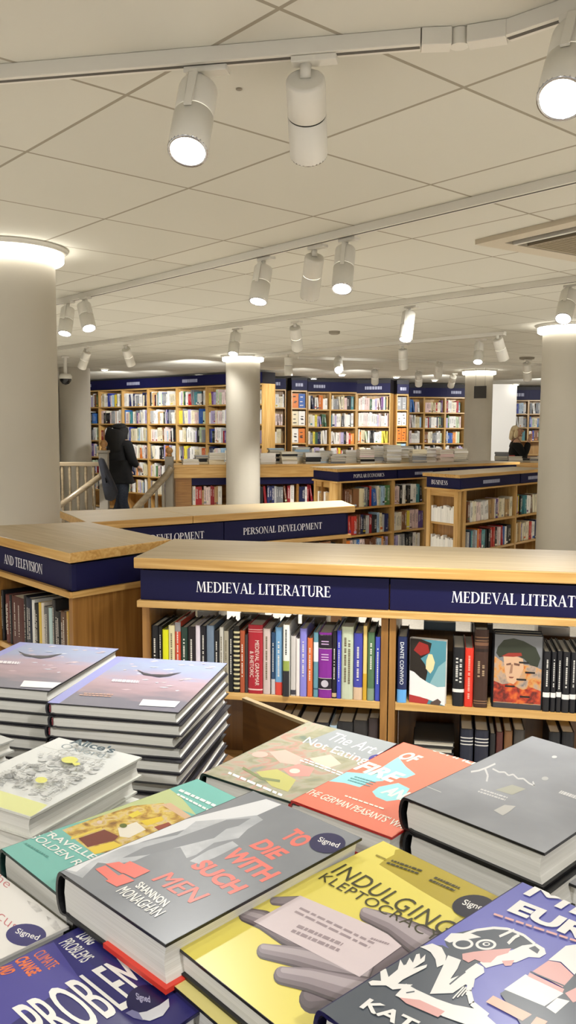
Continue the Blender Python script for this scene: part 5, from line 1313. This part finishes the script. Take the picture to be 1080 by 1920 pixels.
def spotlight(apx, lpx, label, near=True, lit=True, L=.172, watts=14, r=.043, px_dia=None, aim=None):
    """track spot: adapter under the rail, short stem, two-part barrel, recessed lens"""
    A = at(apx[0], apx[1], CEIL-RAIL_H)
    dist = (A-Vector((0, 0, CAMZ))).length
    root = thing('track_spotlight', label, 'spotlight', A, 'white track spotlights')
    pv = A-Vector((0, 0, .045))
    o = Vector((0, 0, CAMZ)); d = _ray(*lpx).normalized(); oc = o-pv; b = oc.dot(d); c = oc.dot(oc)-L*L; disc = b*b-c
    if disc > 0: t = -b-math.sqrt(disc) if near else -b+math.sqrt(disc)
    else: t = -b
    lens = o+d*t; ax = (lens-pv).normalized(); 
    mb = MB(); mb.box(-.03, .07, -.017, .017, A.z-.014, A.z-.0007, WHITE_PAINT, Matrix.Translation((A.x, A.y, 0)) @ Matrix.Rotation(TRK_ANG[0], 4, 'Z')); part(mb, 'track_adapter', root, .002)
    mb = MB(); mb.tube([A-Vector((0, 0, .013)), pv+Vector((0, 0, .002))], .012, WHITE_PAINT, n=14); part(mb, 'stem', root)
    q = ax.to_track_quat('Z', 'Y').to_matrix().to_4x4()
    T = Matrix.Translation(pv) @ q
    bm_ = WHITE_PAINT
    mb = MB(); mb.lathe([(r*.86, .0), (r*.97, .002), (r, .007), (r, L*.44), (r*.97, L*.447)], bm_, T, 32); part(mb, 'driver_housing', root)
    mb = MB(); mb.lathe([(r*.9, L*.448), (r*.9, L*.462)], mat('spot_seam', '#2c2a28', .7), T, 32); part(mb, 'swivel_gap', root)
    mb = MB(); mb.lathe([(r*.97, L*.463), (r*1.02, L*.47), (r*1.02, L*.985), (r*1.0, L), (r*.9, L), (r*.86, L*.93), (r*.5, L*.9)], bm_, T, 32, cap=False); hd = part(mb, 'lamp_head', root)
    # side bracket
    mb = MB(); mb.box(-.009, .009, r*1.05, r*1.05+.006, .005, L*.55, bm_, T); mb.box(-.009, .009, .008, r*1.05+.006, -.001, .005, bm_, T); part(mb, 'bracket', root, .001)
    if lit: em = mat('lit_lens', '#ffffff', .3, .5, emit='#fffaf0', estr=14)
    else: em = mat('dark_lens', '#8d8a86', .2, .5)
    mb = MB(); mb.lathe([(.001, L*.935), (r*.84, L*.94), (r*.84, L*.945)], em, T, 28, cap=False); part(mb, 'lens', root, sub=hd)
    mb = MB(); mb.lathe([(r*.84, L*.94), (r*.9, L*.99), (r*.88, L*1.004), (r*1.0, L*1.004), (r*1.02, L*.98)], mat('chrome_ring', '#b9b9bb', .15, .5, 1), T, 28, cap=False); part(mb, 'lens_ring', root, sub=hd)
    if lit:
        p = lens+ax*.012
        spot_light('spot_lamp', p, p+(aim-p if aim is not None else ax), watts, 85, .035, parent=root)
    return root
TRK_ANG = [0]

def ceiling_fittings():
    r1, F1, L1 = track((0, 119), (789, 51), 'nearest lighting track crossing the top left of the ceiling', .6, 0)
    P = at(789, 51, CEIL); 
    # cranked joint then the second leg of the same run, leaving at the top right
    r2, F2, L2 = track((944, 36), (1085, -14), 'lighting track leaving the frame at the top right corner', 0, .8)
    A = F1 @ Vector((L1, .018, 0)); B = F2 @ Vector((0, .018, 0)); mid = at(862, 56, CEIL)
    root = thing('track_joint', 'jointed white connector between the two near lighting tracks', 'track connector', (A.x, A.y, CEIL-.001))
    for k, (u, v) in enumerate(((A, Vector((mid.x, mid.y, 0))), (Vector((mid.x, mid.y, 0)), B))):
        d = v-u; d.z = 0; Fr = frame(u, math.atan2(d.y, d.x)); Lk = d.length
        mb = MB(); mb.box(.0005 if k == 0 else .018, Lk-(.018 if k == 0 else .0005), -.021, .021, CEIL-RAIL_H-.003, CEIL-.0006, WHITE_PAINT, Fr); part(mb, 'connector_arm', root, .002)
    mb = MB(); mb.lathe([(.02, CEIL-RAIL_H-.001), (.02, CEIL-.001)], WHITE_PAINT, Matrix.Translation((mid.x, mid.y, 0)), 20); part(mb, 'swivel', root)
    TRK_ANG[0] = math.atan2((F1.to_3x3() @ Vector((1, 0, 0))).y, (F1.to_3x3() @ Vector((1, 0, 0))).x)
    tgt = lambda x, y, z=1.0: Vector((x, y, z))
    spotlight((372, 128), (352, 284), 'lit spotlight on the nearest track, tilted towards the book table', True, True, .19, 13, .044)
    spotlight((573, 108), (579, 290), 'spotlight on the nearest track hanging straight down, its lens turned away', False, False, .19, 0, .044)
    TRK_ANG[0] = D2R(-43)
    spotlight((1082, 24), (1053, 186), 'lit spotlight at the top right edge of the frame', True, True, .19, 13, .046)
    r3, F3, L3 = track((100, 562), (1080, 320), 'second lighting track running from the big left column to the right', .3, .6)
    TRK_ANG[0] = ang_of(at(100, 562, CEIL), at(1080, 320, CEIL))
    spotlight((494, 484), (484, 566), 'lit spotlight, leftmost of the three hanging mid-ceiling', True, True, .18, 16, .044)
    spotlight((590, 462), (580, 556), 'spotlight facing away, middle of the three hanging mid-ceiling', False, True, .2, 14, .044)
    spotlight((648, 448), (641, 542), 'lit spotlight, rightmost of the three hanging mid-ceiling', True, True, .2, 16, .044)
    spotlight((127, 566), (121, 626), 'spotlight beside the big left column, left of a close pair', True, True, .18, 14, .044)
    spotlight((157, 558), (167, 616), 'lit spotlight beside the big left column, right of a close pair', True, True, .18, 14, .044)
    track((100, 651), (1080, 516), 'third lighting track, thin line under the middle of the ceiling', .3, .5)
    TRK_ANG[0] = ang_of(at(100, 651, CEIL), at(1080, 516, CEIL))
    spotlight((163, 652), (153, 690), 'small spotlight leaning left above the stair railing', False, True, .19, 14, .044)
    spotlight((236, 646), (246, 684), 'small spotlight leaning right above the stair railing', False, True, .19, 14, .044)
    spotlight((442, 616), (437, 664), 'small spotlight just above the middle column', True, True, .19, 12, .044)
    spotlight((553, 603), (558, 655), 'small spotlight right of the middle column, lens turned away', False, True, .2, 12, .044)
    spotlight((767, 574), (760, 637), 'lit spotlight above the book wall, alone right of centre', True, True, .2, 14, .044)
    spotlight((1068, 534), (1056, 598), 'lit spotlight in front of the right column top', True, True, .2, 14, .046)
    track((505, 662), (945, 621), 'fourth lighting track, short thin line over the far shelves', .3, 0)
    TRK_ANG[0] = ang_of(at(505, 662, CEIL), at(945, 621, CEIL))
    spotlight((899, 636), (896, 679), 'lit spotlight, left of the pair near the slim pillar', True, True, .2, 12, .044)
    spotlight((933, 626), (945, 675), 'large leaning spotlight, right of the pair near the slim pillar', False, True, .2, 12, .046)
    spotlight((541, 662), (541, 710), 'tiny spotlight right of the middle column above the shelves', False, True, .2, 10, .044)
    spotlight((755, 646), (757, 692), 'tiny spotlight hanging below the one right of centre', False, True, .2, 10, .044)
    track((560, 668), (1000, 681), 'far lighting track over the wall bookcases', 0, .3)
    TRK_ANG[0] = D2R(30)
    for px, l, lab, near in (((634, 668), (635, 694), 'tiny lit spotlight over the middle far shelves', True), ((703, 690), (703, 718), 'tiny spotlight over the angled far bay', False), ((785, 694), (785, 722), 'tiny spotlight over the narrow orange face-out bay', False),
                             ((824, 676), (821, 704), 'tiny spotlight left of the slim pillar', False), ((850, 700), (845, 724), 'lowest tiny spotlight beside the slim pillar', False), ((988, 674), (989, 712), 'tiny spotlight left of the right column, under a round ceiling plate', False)):
        spotlight(px, l, lab, near, True, .22, 8, .05)
    # recessed downlights
    em = mat('lit_downlight', '#ffffff', .3, .5, emit='#fffaf0', estr=30)
    for px, lab in (((373, 703), 'bright round downlight left of the middle column'), ((641, 702), 'bright round downlight over the middle far shelves'), ((743, 706), 'small round downlight over the angled far bay'), ((815, 712), 'bright round downlight left of the slim pillar'), ((968, 720), 'bright round downlight above the blonde person'), ((196, 692), 'faint round downlight above the stairs'), ((588, 709), 'small round downlight right of the middle column')):
        p = at(px[0], px[1], CEIL); T = Matrix.Translation((p.x, p.y, 0))
        root = thing('downlight', lab, 'light', (p.x, p.y, CEIL), 'recessed round downlights')
        mb = MB(); mb.lathe([(.045, CEIL-.016), (.065, CEIL-.012), (.068, CEIL-.0005)], WHITE_PAINT, T, 24, cap=False); part(mb, 'trim_ring', root)
        mb = MB(); mb.lathe([(.001, CEIL-.03), (.04, CEIL-.022), (.045, CEIL-.012)], em, T, 20, cap=False); part(mb, 'lamp', root)
    # ceiling cassette vent
    p0, p1 = at(952, 447, CEIL), at(1080, 417, CEIL); F = frame(p0, ang_of(p0, p1))
    root = thing('ceiling_vent', 'square ceiling air vent with black slots at the right edge', 'air vent', F @ Vector((.3, .3, CEIL)))
    cas = mat('cassette_panel', '#c6bca9', .6)
    mb = MB(); 
    for (x0, x1, y0, y1) in ((-.1, .85, -.1, -.02), (-.1, .85, .75, .85), (-.1, -.002, -.02, .75), (.75, .85, -.02, .75)): mb.box(x0, x1, y0, y1, CEIL-.022, CEIL-.0005, cas, F)
    part(mb, 'frame', root)
    mb = MB(); mb.box(-.002, .75, -.02, .13, CEIL-.006, CEIL-.0006, BLACK, F); part(mb, 'slot', root)
    mb = MB(); mb.box(.0, .75, .035, .055, CEIL-.024, CEIL-.008, WHITE_PAINT, F); part(mb, 'louvre', root)
    gm = mat('vent_grille', '#9a8e79', .7)
    mb = MB(); mb.box(.0, .75, .131, .75, CEIL-.018, CEIL-.0006, gm, F)
    for k in range(30): mb.box(.02+.024*k, .03+.024*k, .15, .73, CEIL-.0195, CEIL-.0175, mat('vent_grille_rib', '#85795f', .7), F)
    part(mb, 'grille', root)
    # smoke detectors and round plates
    for px, lab, r in (((627, 621), 'small round smoke detector in the middle of the ceiling', .05), ((988, 670), 'round ceiling plate left of the right column', .09), ((448, 166), 'tiny round sensor on the near ceiling tile', .008)):
        p = at(px[0], px[1], CEIL); o = MB(); o.lathe([(r*.6, CEIL-.03 if r > .02 else CEIL-.004), (r*.95, CEIL-.022 if r > .02 else CEIL-.003), (r, CEIL-.0005)], mat('detector_grey', '#8d8577', .6), Matrix.Translation((p.x, p.y, 0)), 20)
        ob = o.build('smoke_detector', origin=(p.x, p.y, CEIL)); seti(ob, label=lab, category='smoke detector')
    # dome camera
    p = at(122, 668, CEIL); T = Matrix.Translation((p.x, p.y, 0)); D = p.y
    zc = aty(122, 701, D).z
    root = thing('security_camera', 'black dome security camera hanging on a stem above the stairs', 'camera', (p.x, p.y, CEIL))
    mb = MB(); mb.lathe([(.02, zc), (.02, CEIL-.001)], WHITE_PAINT, T, 14); mb.lathe([(.05, CEIL-.02), (.05, CEIL-.001)], WHITE_PAINT, T, 18); part(mb, 'stem', root)
    mb = MB(); mb.lathe([(.075, zc-.06), (.078, zc-.03), (.06, zc), (.02, zc+.002)], WHITE_PAINT, T, 24); part(mb, 'housing', root)
    mb = MB(); mb.lathe([(.005, zc-.132), (.04, zc-.12), (.064, zc-.09), (.072, zc-.061)], mat('smoked_dome', '#0c0c0e', .1), T, 24); part(mb, 'dome', root)
    # hanging sign
    a, b, c = aty(889, 724, 12.1), aty(912, 719, 12.0), aty(890, 747, 12.1)
    F = frame(a, ang_of(a, b)); L = Vector((b.x-a.x, b.y-a.y)).length
    root = thing('hanging_sign', 'small dark sign hanging in front of the slim pillar', 'sign', (a.x, a.y, a.z))
    mb = MB(); mb.box(0, L, 0, .012, c.z, a.z, mat('dark_sign', '#3a3836', .5), F); part(mb, 'board', root)
    mb = MB(); 
    for x in (.02, L-.02): mb.tube([F @ Vector((x, .006, a.z)), F @ Vector((x, .006, CEIL-.001))], .002, mat('wire', '#7b776f', .4))
    part(mb, 'wire', root)

# ------------------------------------------------------------------ stairs
def stairs():
    D = 10.2; wm = wood(0, 'grey'); gm = mat('grey_newel_paint', '#7d766a', .6)
    z = lambda px, py, d=D: aty(px, py, d)
    root = thing('stair_railing', 'wooden stair railing with turned balusters left of the dark-haired person', 'railing', (z(150, 900).x, D, 0))
    A, B = z(100, 866), z(187, 866)
    mb = MB(); mb.box(A.x-.2, B.x, D-.03, D+.03, A.z-.05, A.z, wm); part(mb, 'handrail', root, .01)
    for px in (104, 117, 131, 146, 161, 176):
        x = z(px, 900).x; mb = MB()
        mb.lathe([(.018, .02), (.018, .12), (.012, .16), (.022, .3), (.013, .45), (.02, .6), (.013, .8), (.018, .9), (.018, A.z-.051)], wm, Matrix.Translation((x, D, 0)), 10); part(mb, 'baluster', root)
    p, q = z(188, 893, D-.12), z(100, 957, D-.12)
    mb = MB(); mb.tube([p, q, q+(q-p)*.5], .035, wm, n=10); part(mb, 'sloping_handrail', root)
    x0, x1 = z(187, 870).x, z(203, 870).x; zt = z(195, 849).z
    mb = MB(); mb.box(x0, x1, D-.05, D+.05, 0, zt, gm); mb.box(x0-.012, x1+.012, D-.062, D+.062, zt, zt+.03, gm); nw = part(mb, 'newel_post', root, .004)
    mb = MB(); mb.lathe([(.03, zt+.03), (.035, zt+.05), (.02, zt+.06), (.045, zt+.09), (.048, zt+.115), (.03, zt+.145), (.004, zt+.155)], wood(0, 'dark'), Matrix.Translation(((x0+x1)/2, D, 0)), 16); part(mb, 'finial', root, sub=nw)
    # right hand railing
    r2 = thing('stair_railing', 'grey stair newel with ball finial and sloping rail beside the brown counter', 'railing', (z(318, 900).x, D, 0))
    x0, x1 = z(310, 870).x, z(325, 870).x; zt = z(317, 856).z
    mb = MB(); mb.box(x0, x1, D-.05, D+.05, 0, zt, gm); nw = part(mb, 'newel_post', r2, .004)
    mb = MB(); mb.lathe([(.03, zt), (.035, zt+.02), (.02, zt+.03), (.043, zt+.055), (.046, zt+.075), (.03, zt+.105), (.004, zt+.115)], wood(0, 'dark'), Matrix.Translation(((x0+x1)/2, D, 0)), 16); part(mb, 'finial', r2, sub=nw)
    p, q = z(322, 876, D-.09), z(258, 950, D-.09)
    mb = MB(); mb.tube([p, p+(q-p)*.12+Vector((0, 0, -.02)), q, q+(q-p)*.35], .042, wm, n=10); part(mb, 'sloping_handrail', r2)
    for t in (.25, .45, .65, .85):
        s = p+(q-p)*t; mb = MB(); mb.lathe([(.016, .02), (.016, max(.05, s.z*.5)), (.02, s.z*.7), (.016, s.z-.03)], gm, Matrix.Translation((s.x, s.y, 0)), 8); part(mb, 'baluster', r2)
    # coat over the newel
    cm = noise_mat('navy_coat_cloth', [(.3, '#0a0b12'), (.7, '#12141f')], (30, 30, 30), 4, .85, bump=.3)
    pts = [(184, 862), (189, 858), (194, 860), (201, 876), (208, 892), (216, 910), (221, 924), (216, 936), (208, 940), (198, 937), (193, 915), (190, 890)]
    P = [z(a, b, D-.2) for a, b in pts]
    mb = MB(); n = len(P); c = sum(P, Vector())/n
    rings = []
    for s, dy in ((.12, -.075), (.55, -.068), (.9, -.045), (1, 0), (.95, .05), (.6, .07)):
        rings.append([c+(v-c)*s+Vector((0, dy, 0)) for v in P])
    vs = [v for R in rings for v in R]
    fs = [(i*n+k, i*n+(k+1) % n, (i+1)*n+(k+1) % n, (i+1)*n+k) for i in range(len(rings)-1) for k in range(n)]+[tuple(range(n)), tuple(reversed(range((len(rings)-1)*n, len(rings)*n)))]
    mb.add(vs, fs, cm, None, True); ob = mb.build('coat', origin=(c.x, c.y, c.z)); seti(ob, label='dark navy coat hanging over the stair newel post', category='coat')

# ------------------------------------------------------------------ people
def skin_mesh(name, pts, edges, radii, m, sub=2, root=0):
    me = bpy.data.meshes.new(name); me.from_pydata([tuple(p) for p in pts], edges, []); o = bpy.data.objects.new(name, me); COL.objects.link(o)
    md = o.modifiers.new('skin', 'SKIN'); md.use_smooth_shade = True; md.branch_smoothing = .4
    for i, v in enumerate(me.skin_vertices[0].data):
        rr = radii[i]; v.radius = rr if isinstance(rr, tuple) else (rr, rr); v.use_root = (i == root)
    sb = o.modifiers.new('sub', 'SUBSURF'); sb.levels = sub; sb.render_levels = sub
    dg = bpy.context.evaluated_depsgraph_get(); new = bpy.data.meshes.new_from_object(o.evaluated_get(dg)); new.name = name
    bpy.data.objects.remove(o); bpy.data.meshes.remove(me)
    new.materials.clear(); new.materials.append(m)
    for p in new.polygons: p.use_smooth = True; p.material_index = 0
    return new
def hand_pts(P, wrist, d, up, side):
    """palm and five fingers; returns extra points, edges (indices offset by len(P)), radii"""
    b = len(P); q = d.cross(up).normalized()*side
    pts = [wrist+d*.05, wrist+d*.085]; ed = [(0, 1)]; rad = [.026, .024]
    for k, (off, ln) in enumerate(((-.03, .065), (-.01, .078), (.01, .073), (.03, .055))):
        s = len(pts); base = wrist+d*.095+q*off
        pts += [base, base+d*ln*.5-up*.008, base+d*ln*.85-up*.03]; ed += [(1, s), (s, s+1), (s+1, s+2)]; rad += [.0095, .0088, .0075]
    s = len(pts); pts += [wrist+d*.05-q*.035, wrist+d*.085-q*.05-up*.01]; ed += [(0, s), (s, s+1)]; rad += [.011, .009]
    return pts, [(a+b, c+b) for a, c in ed], rad
def person(label, base, yaw, H, arms, hair_m, coat_m, leg_m, hair_len, fluff, stride=.1):
    """facing local -Y before yaw; arms: list of (elbow, wrist) in metres for left and right, relative to a 1.7 m body"""
    s = H/1.7; M = Matrix.Translation(base) @ Matrix.Rotation(yaw, 4, 'Z') @ Matrix.Scale(s, 4)
    root = thing('person', label, 'person', None, None, Matrix.Translation(base))
    V = Vector
    P = [V((0, 0, .92)), V((0, .01, 1.1)), V((0, .01, 1.28)), V((0, .01, 1.4)), V((0, 0, 1.47)), V((0, -.01, 1.54)), V((0, -.01, 1.63))]
    R = [(.15, .11), (.13, .1), (.16, .11), (.13, .085), .05, (.07, .085), (.072, .09)]
    E = [(0, 1), (1, 2), (2, 3), (3, 4), (4, 5), (5, 6)]
    for sd, (el, wr) in zip((-1, 1), arms):
        i = len(P); sh = V((sd*.17, .01, 1.38)); P += [sh, V(el), V(wr)]; R += [.062, .045, .03]; E += [(3, i), (i, i+1), (i+1, i+2)]
        d = (V(wr)-V(el)).normalized(); up = V((0, 0, 1)) if abs(d.z) < .9 else V((0, -1, 0))
        hp, he, hr = hand_pts(P, V(wr), d, up, sd)
        j = len(P); P += hp; R += hr; E += [(i+2, j)]+he
    for sd in (-1, 1):
        i = len(P); y = sd*stride
        P += [V((sd*.09, 0, .88)), V((sd*.1, -y*.5-.02, .5)), V((sd*.1, y, .09)), V((sd*.1, y-.02, .04)), V((sd*.105, y-.16, .03))]; R += [.085, .06, .042, .04, .032]; E += [(0, i), (i, i+1), (i+1, i+2), (i+2, i+3), (i+3, i+4)]
    skin = mat('skin', '#c49a80', .6)
    W = [M @ p for p in P]; Rs = [tuple(x*s for x in r) if isinstance(r, tuple) else r*s for r in R]
    me = skin_mesh('body', [w-V(base) for w in W], E, Rs, skin)
    # face: nose, lips, eye sockets as small raised features in the same mesh
    bm = bmesh.new(); bm.from_mesh(me)
    def blob(c, r, sx=1, sy=1, sz=1):
        Mx = Matrix.Translation((M @ V(c))-V(base)) @ Matrix.Rotation(yaw, 4, 'Z') @ Matrix.Diagonal((sx, sy, sz, 1))
        bmesh.ops.create_icosphere(bm, subdivisions=2, radius=r*s, matrix=Mx)
    blob((0, -.1, 1.575), .016, .8, 1.3, 1.5); blob((-.03, -.085, 1.6), .011); blob((.03, -.085, 1.6), .011); blob((0, -.09, 1.535), .015, 1.6, .7, .6); blob((0, -.075, 1.5), .024, 1.2, 1, .9)
    blob((-.073, .0, 1.585), .018, .5, .8, 1.5); blob((.073, .0, 1.585), .018, .5, .8, 1.5)
    bm.to_mesh(me); bm.free()
    for p in me.polygons: p.use_smooth = True
    o = bpy.data.objects.new('body', me); COL.objects.link(o); o.parent = root
    # trousers
    P2 = [V((0, 0, .92)), V((0, 0, .98))]; R2 = [(.165, .125), (.15, .12)]; E2 = [(0, 1)]
    for sd in (-1, 1):
        i = len(P2); y = sd*stride; P2 += [V((sd*.09, 0, .86)), V((sd*.1, -y*.5-.02, .5)), V((sd*.1, y, .08))]; R2 += [.098, .074, .062]; E2 += [(0, i), (i, i+1), (i+1, i+2)]
    me = skin_mesh('trousers', [(M @ p)-V(base) for p in P2], E2, [tuple(x*s for x in r) if isinstance(r, tuple) else r*s for r in R2], leg_m); o = bpy.data.objects.new('trousers', me); COL.objects.link(o); o.parent = root
    # coat with sleeves
    P3 = [V((0, 0, .95)), V((0, .0, .78)), V((0, .01, 1.1)), V((0, .01, 1.28)), V((0, .01, 1.41)), V((0, .0, 1.455))]; R3 = [(.2, .165), (.21, .17), (.175, .145), (.2, .15), (.16, .11), (.075, .075)]; E3 = [(0, 1), (0, 2), (2, 3), (3, 4), (4, 5)]
    for sd, (el, wr) in zip((-1, 1), arms):
        i = len(P3); P3 += [V((sd*.185, .01, 1.37)), V(el), V(wr)+(V(el)-V(wr))*.12]; R3 += [.088, .07, .052]; E3 += [(4, i), (i, i+1), (i+1, i+2)]
    me = skin_mesh('coat', [(M @ p)-V(base) for p in P3], E3, [tuple(x*s for x in r) if isinstance(r, tuple) else r*s for r in R3], coat_m); o = bpy.data.objects.new('coat', me); COL.objects.link(o); o.parent = root
    # hair: cap plus locks down the back
    P4 = [V((0, .02, 1.64)), V((0, .03, 1.69)), V((0, .07, 1.58)), V((0, .085, 1.58-hair_len*.5)), V((0, .1, 1.58-hair_len))]; f = fluff
    R4 = [(.088*f, .098*f), (.06*f, .07*f), (.088*f, .055*f), (.11*f, .05*f), (.085*f, .035*f)]; E4 = [(0, 1), (0, 2), (2, 3), (3, 4)]
    for sd in (-1, 1):
        i = len(P4); P4 += [V((sd*.07, .015, 1.59)), V((sd*.09, .02, 1.59-hair_len*.45)), V((sd*.085, .03, 1.59-hair_len*.85))]; R4 += [.04*f, .046*f, .03*f]; E4 += [(0, i), (i, i+1), (i+1, i+2)]
    me = skin_mesh('hair', [(M @ p)-V(base) for p in P4], E4, [tuple(x*s for x in r) if isinstance(r, tuple) else r*s for r in R4], hair_m); o = bpy.data.objects.new('hair', me); COL.objects.link(o); o.parent = root
    mb = MB()
    for sd in (-1, 1):
        y = sd*stride; X = Matrix.Translation(V((0, 0, 0)))
        prof = [(-.045, .07), (.045, .07), (.05, -.1), (.03, -.19), (-.03, -.19), (-.05, -.1)]
        mb.prism([(sd*.1+a, y+b_) for a, b_ in prof], .0, .07, mat('black_shoes', '#151414', .5), M)
    part(mb, 'shoes', root, .004)
    return root

def people():
    dark = noise_mat('dark_hair', [(.3, '#080706'), (.7, '#120f0d')], (80, 80, 8), 4, .85, bump=.3)
    blond = noise_mat('blond_hair', [(.3, '#d2bb8c'), (.7, '#efe0bd')], (80, 80, 8), 4, .6, bump=.3)
    blk = noise_mat('black_coat_cloth', [(.3, '#060607'), (.7, '#0c0c0d')], (25, 25, 25), 4, .95, bump=.3)
    jean = noise_mat('denim', [(.3, '#232936'), (.7, '#333b4b')], (60, 60, 60), 3, .85)
    p = aty(226, 900, 11.8); 
    person('person with long dark hair in a black coat walking by the stairs', (p.x, 11.8, 0), D2R(142), 1.56, [((-.25, -.02, 1.12), (-.16, -.2, 1.02)), ((.25, -.02, 1.12), (.16, -.22, 1.0))], dark, blk, jean, .38, 1.75, .14)
    p = aty(968, 840, 13.6)
    person('blonde person in black jacket with hand raised to the face, beside right column', (p.x, 13.6, 0), D2R(80), 1.56, [((-.24, -.12, 1.14), (-.1, -.2, 1.42)), ((.26, .0, 1.1), (.14, -.26, 1.12))], blond, blk, mat('dark_trousers', '#1a1a1d', .8), .17, .98, .04)

# ------------------------------------------------------------------ camera, world, added fill spots
def camera():
    cd = bpy.data.cameras.new('camera'); cd.sensor_fit = 'VERTICAL'; cd.sensor_height = 36; cd.sensor_width = 36; cd.lens = FOC/1920*36; cd.clip_end = 100
    o = bpy.data.objects.new('camera', cd); COL.objects.link(o)
    o.matrix_world = Matrix.Translation((0, 0, CAMZ)) @ Matrix.Rotation(math.pi/2-PITCH, 4, 'X') @ Matrix.Rotation(ROLL, 4, 'Z')
    SC.camera = o
AISLE_FILL = tuple((x, y, x+.05, y+.05, 0, W*1.15) for x, y, W in ((-1.6, -.6, 220), (1.4, -.6, 220), (2.0, 1.2, 220), (-2.4, 1.6, 220), (.4, 1.8, 95), (-2.6, 3.6, 200), (.6, 4.6, 200), (2.9, 3.6, 220), (-2.6, 6.6, 220), (-.6, 7.4, 240), (4.0, 6.4, 220), (3.4, 9.6, 220), (.2, 9.4, 160), (-3.0, 9.4, 220), (4.6, 12, 200), (1.2, 13, 160)))  # strong spots added over hidden aisle floors to bounce light upward
def lighting():
    w = bpy.data.worlds.new('ambient_fill'); SC.world = w; w.use_nodes = True
    w.node_tree.nodes['Background'].inputs['Color'].default_value = (1, .985, .96, 1); w.node_tree.nodes['Background'].inputs['Strength'].default_value = .55  # even ambient glow added through the open sides of the room
    # unseen fill spots added overhead and along the aisles to brighten the scene
    for (x, y, tx, ty, tz, W) in ((-.8, -.4, -.3, .8, 1.0, 52), (.8, -.5, .1, .7, 1.0, 56), (1.6, 1.2, .6, 2.8, .9, 18), (-1.9, 1.6, -1.0, 3.2, .9, 16), (.3, 1.75, .2, 2.9, .7, 18), (3.2, 4.2, 1.8, 6.8, .8, 24), (.9, 5.4, 1.2, 7.8, .7, 24), (-2.6, 6, -1.5, 5, .8, 20),
                               (-1.8, 12.7, -2.9, 14.6, 1.2, 95), (-2.5, 12.9, -3.6, 15.4, 1.2, 95), (-1.2, 10.6, -1.4, 13.7, 1.2, 170), (.2, 12, .2, 14.4, 1.2, 60), (1.0, 12.3, 1.0, 14.8, 1.2, 75), (2.4, 13.4, 2.4, 16.2, 1.2, 110), (4.4, 14.2, 4.5, 17.1, 1.2, 120), (.8, 9.4, .6, 11.2, 1.0, 40), (-.9, 9.6, -.9, 10.9, 1.0, 20)) + AISLE_FILL:
        spot_light('fill_spot', (x, y, 2.2), (tx, ty, tz), W, 95, .05)
    vs = SC.view_settings; vs.view_transform = 'Standard'; vs.look = 'None'; vs.gamma = 1; vs.use_curve_mapping = False; vs.exposure = .24
    SC.display_settings.display_device = 'sRGB'
    SC.cycles.max_bounces = 8; SC.cycles.diffuse_bounces = 5; SC.cycles.glossy_bounces = 3; SC.cycles.use_denoising = True; SC.cycles.sample_clamp_indirect = 6
    SC.cycles.caustics_reflective = False; SC.cycles.caustics_refractive = False

camera()
lighting()
shell(); columns(); ceiling_fittings()
display_table(); table_books()
medieval(); television(); personal(); popular(); business(); low_counter(); right_table(); far_cases(); stairs(); people()
build_records(max(0, 300-BOOK_N[0]))
for o in COL.objects:
    for k in ('_org', '_porg'):
        if k in o: del o[k]
